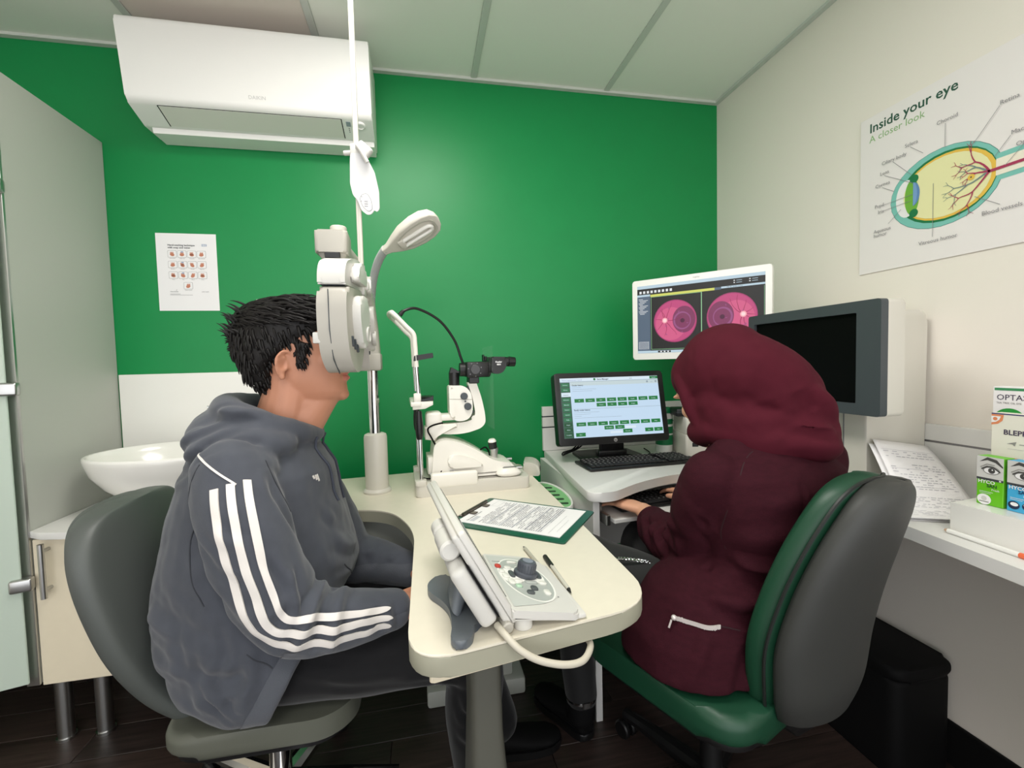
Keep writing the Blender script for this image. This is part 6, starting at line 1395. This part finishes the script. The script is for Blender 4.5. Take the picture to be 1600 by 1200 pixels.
h = jt.find_nearest(zp[0]); ball(b, h[0]+h[1]*.006, (.006, .006, .006), u=10, v=8); tube(b, [h[0]+h[1]*.006+Vector((-.006, 0, -.004)), h[0]+h[1]*.006+Vector((-.012, 0, -.02))], .0022, 6); obj('zip_teeth', b, ZIP, zo, kind='stuff')
b = B(); ribbon(b, jt, ARMSEAM, .0022, .0002, .0004, 8, 2); obj('shoulder_seam', b, mat('maroon seam', (40, 12, 19), .9), jk)
b = B(); ribbon(b, jt, [(.565, .775, .620), (.61, .76, .614)], .003, .0006, .0006, 8, 2); obj('pocket_seam', b, mat('maroon seam', (60, 18, 28), .9), jk)
# headscarf
bm = B()
SM = WHM @ T(-.012, 0, .028)
ball(bm, SM @ Vector((-.012, 0, .022)), (.128, .094, .112), M=WHM.to_3x3().to_4x4(), u=28, v=18)
ball(bm, SM @ Vector((.030, 0, .048)), (.098, .088, .078), M=WHM.to_3x3().to_4x4(), u=28, v=18)
for sd_ in (-1, 1): limb(bm, [SM @ Vector((.055, sd_*.066, .065)), SM @ Vector((.040, sd_*.084, .010)), SM @ Vector((.055, sd_*.078, -.055)), SM @ Vector((.060, sd_*.050, -.115)), SM @ Vector((.055, 0, -.138))], [.018, .016, .016, .018, .020], 6, 12)
limb(bm, [(.74, .925, 1.12), (.785, .895, 1.09), (.825, .865, 1.03), (.855, .850, .990)], [.098, .090, .074, .048], 6, 20)
limb(bm, [(.725, .96, 1.05), (.745, .93, 1.01), (.765, .91, .985)], [.092, .098, .105], 6, 20)
limb(bm, [(.665, .945, .990), (.70, .885, .985), (.77, .84, .980), (.83, .825, .970), (.868, .84, .965), (.880, .89, .965)], [.030, .036, .040, .042, .034, .032], 6, 14)
limb(bm, [(.665, .945, .990), (.67, 1.0, .98), (.72, 1.03, .965), (.80, 1.0, .96), (.88, .93, .965)], [.030, .034, .036, .036, .034], 6, 14)
sm_ = remesh(bm, .0055, 9)
folds(sm_, [
 ([(.640, .985, 1.185), (.655, .945, 1.12), (.672, .925, 1.05), (.69, .90, 1.0)], .008, -.004), ([(.70, .89, 1.0), (.725, .865, 1.035), (.765, .84, 1.06), (.80, .82, 1.055)], .016, -.012), ([(.79, .80, 1.04), (.775, .82, 1.085)], .020, -.010), ([(.69, .87, .985), (.74, .84, 1.01), (.79, .81, 1.015), (.85, .80, 1.0)], .011, .009), ([(.70, .86, .965), (.76, .82, .985), (.82, .80, .985), (.88, .815, .97)], .010, -.008), ([(.80, .83, 1.09), (.85, .80, 1.05), (.885, .80, 1.01)], .014, .007), ([(.83, .85, 1.11), (.87, .83, 1.06), (.905, .83, 1.01)], .012, -.006), ([(.70, .93, 1.20), (.76, .88, 1.17), (.81, .85, 1.12)], .018, .003), ([(.68, .90, 1.09), (.70, .87, 1.05)], .012, .004)])
wrinkle(sm_, .0022, 28, (1, 1, 1), 2)
obj('headscarf', sm_, SCARF, wo, ang=180)
# trousers, boots, chain
bm = B(); ball(bm, (.66, .95, .55), (.18, .13, .072)); limb(bm, WLL, [.082, .078, .065, .056, .050], 8, 20); limb(bm, WLR, [.082, .078, .065, .056, .050], 8, 20)
tm = remesh(bm, .007, 4); wrinkle(tm, .003, 30, (1, 1, 1), 9); obj('trousers', tm, mat('black slacks', (14, 14, 15), .75, bump=.3, bscale=700, sheen=.15), wo, ang=180)
for fx, fy, a in ((.452, 1.30, 2.0), (.73, 1.42, 1.75)):
    sh = shoe(wo, T(fx+.045*math.cos(a), fy+.045*math.sin(a), 0) @ RZ(a), .245, True, 'ankle_boot')
    b = B(); lathe(b, [(.0485, .118), (.0495, .124), (.0485, .130)], 20, T(fx, fy, 0), cap=False); box(b, (fx-.012, fy-.054, .114), (fx+.012, fy-.047, .134), .002, 1); obj('buckle', b, CHROME, sh)
b = B(); tt = spline([(.492, 1.10, .636), (.515, 1.08, .640), (.545, 1.06, .640), (.575, 1.05, .632)], 8)
for i, q in enumerate(tt[:-1]):
    d = (tt[i+1]-q).normalized(); m = frame(q, d, (0, 0, 1) if i % 2 else (0, 1, 0)); R_ = [m @ Vector((.0055*math.cos(2*PI*k/10), .0035*math.sin(2*PI*k/10), 0)) for k in range(11)]; tube(b, R_, .0012, 6)
obj('chain', b, CHROME, wo, kind='stuff', label='silver chain across the lap')
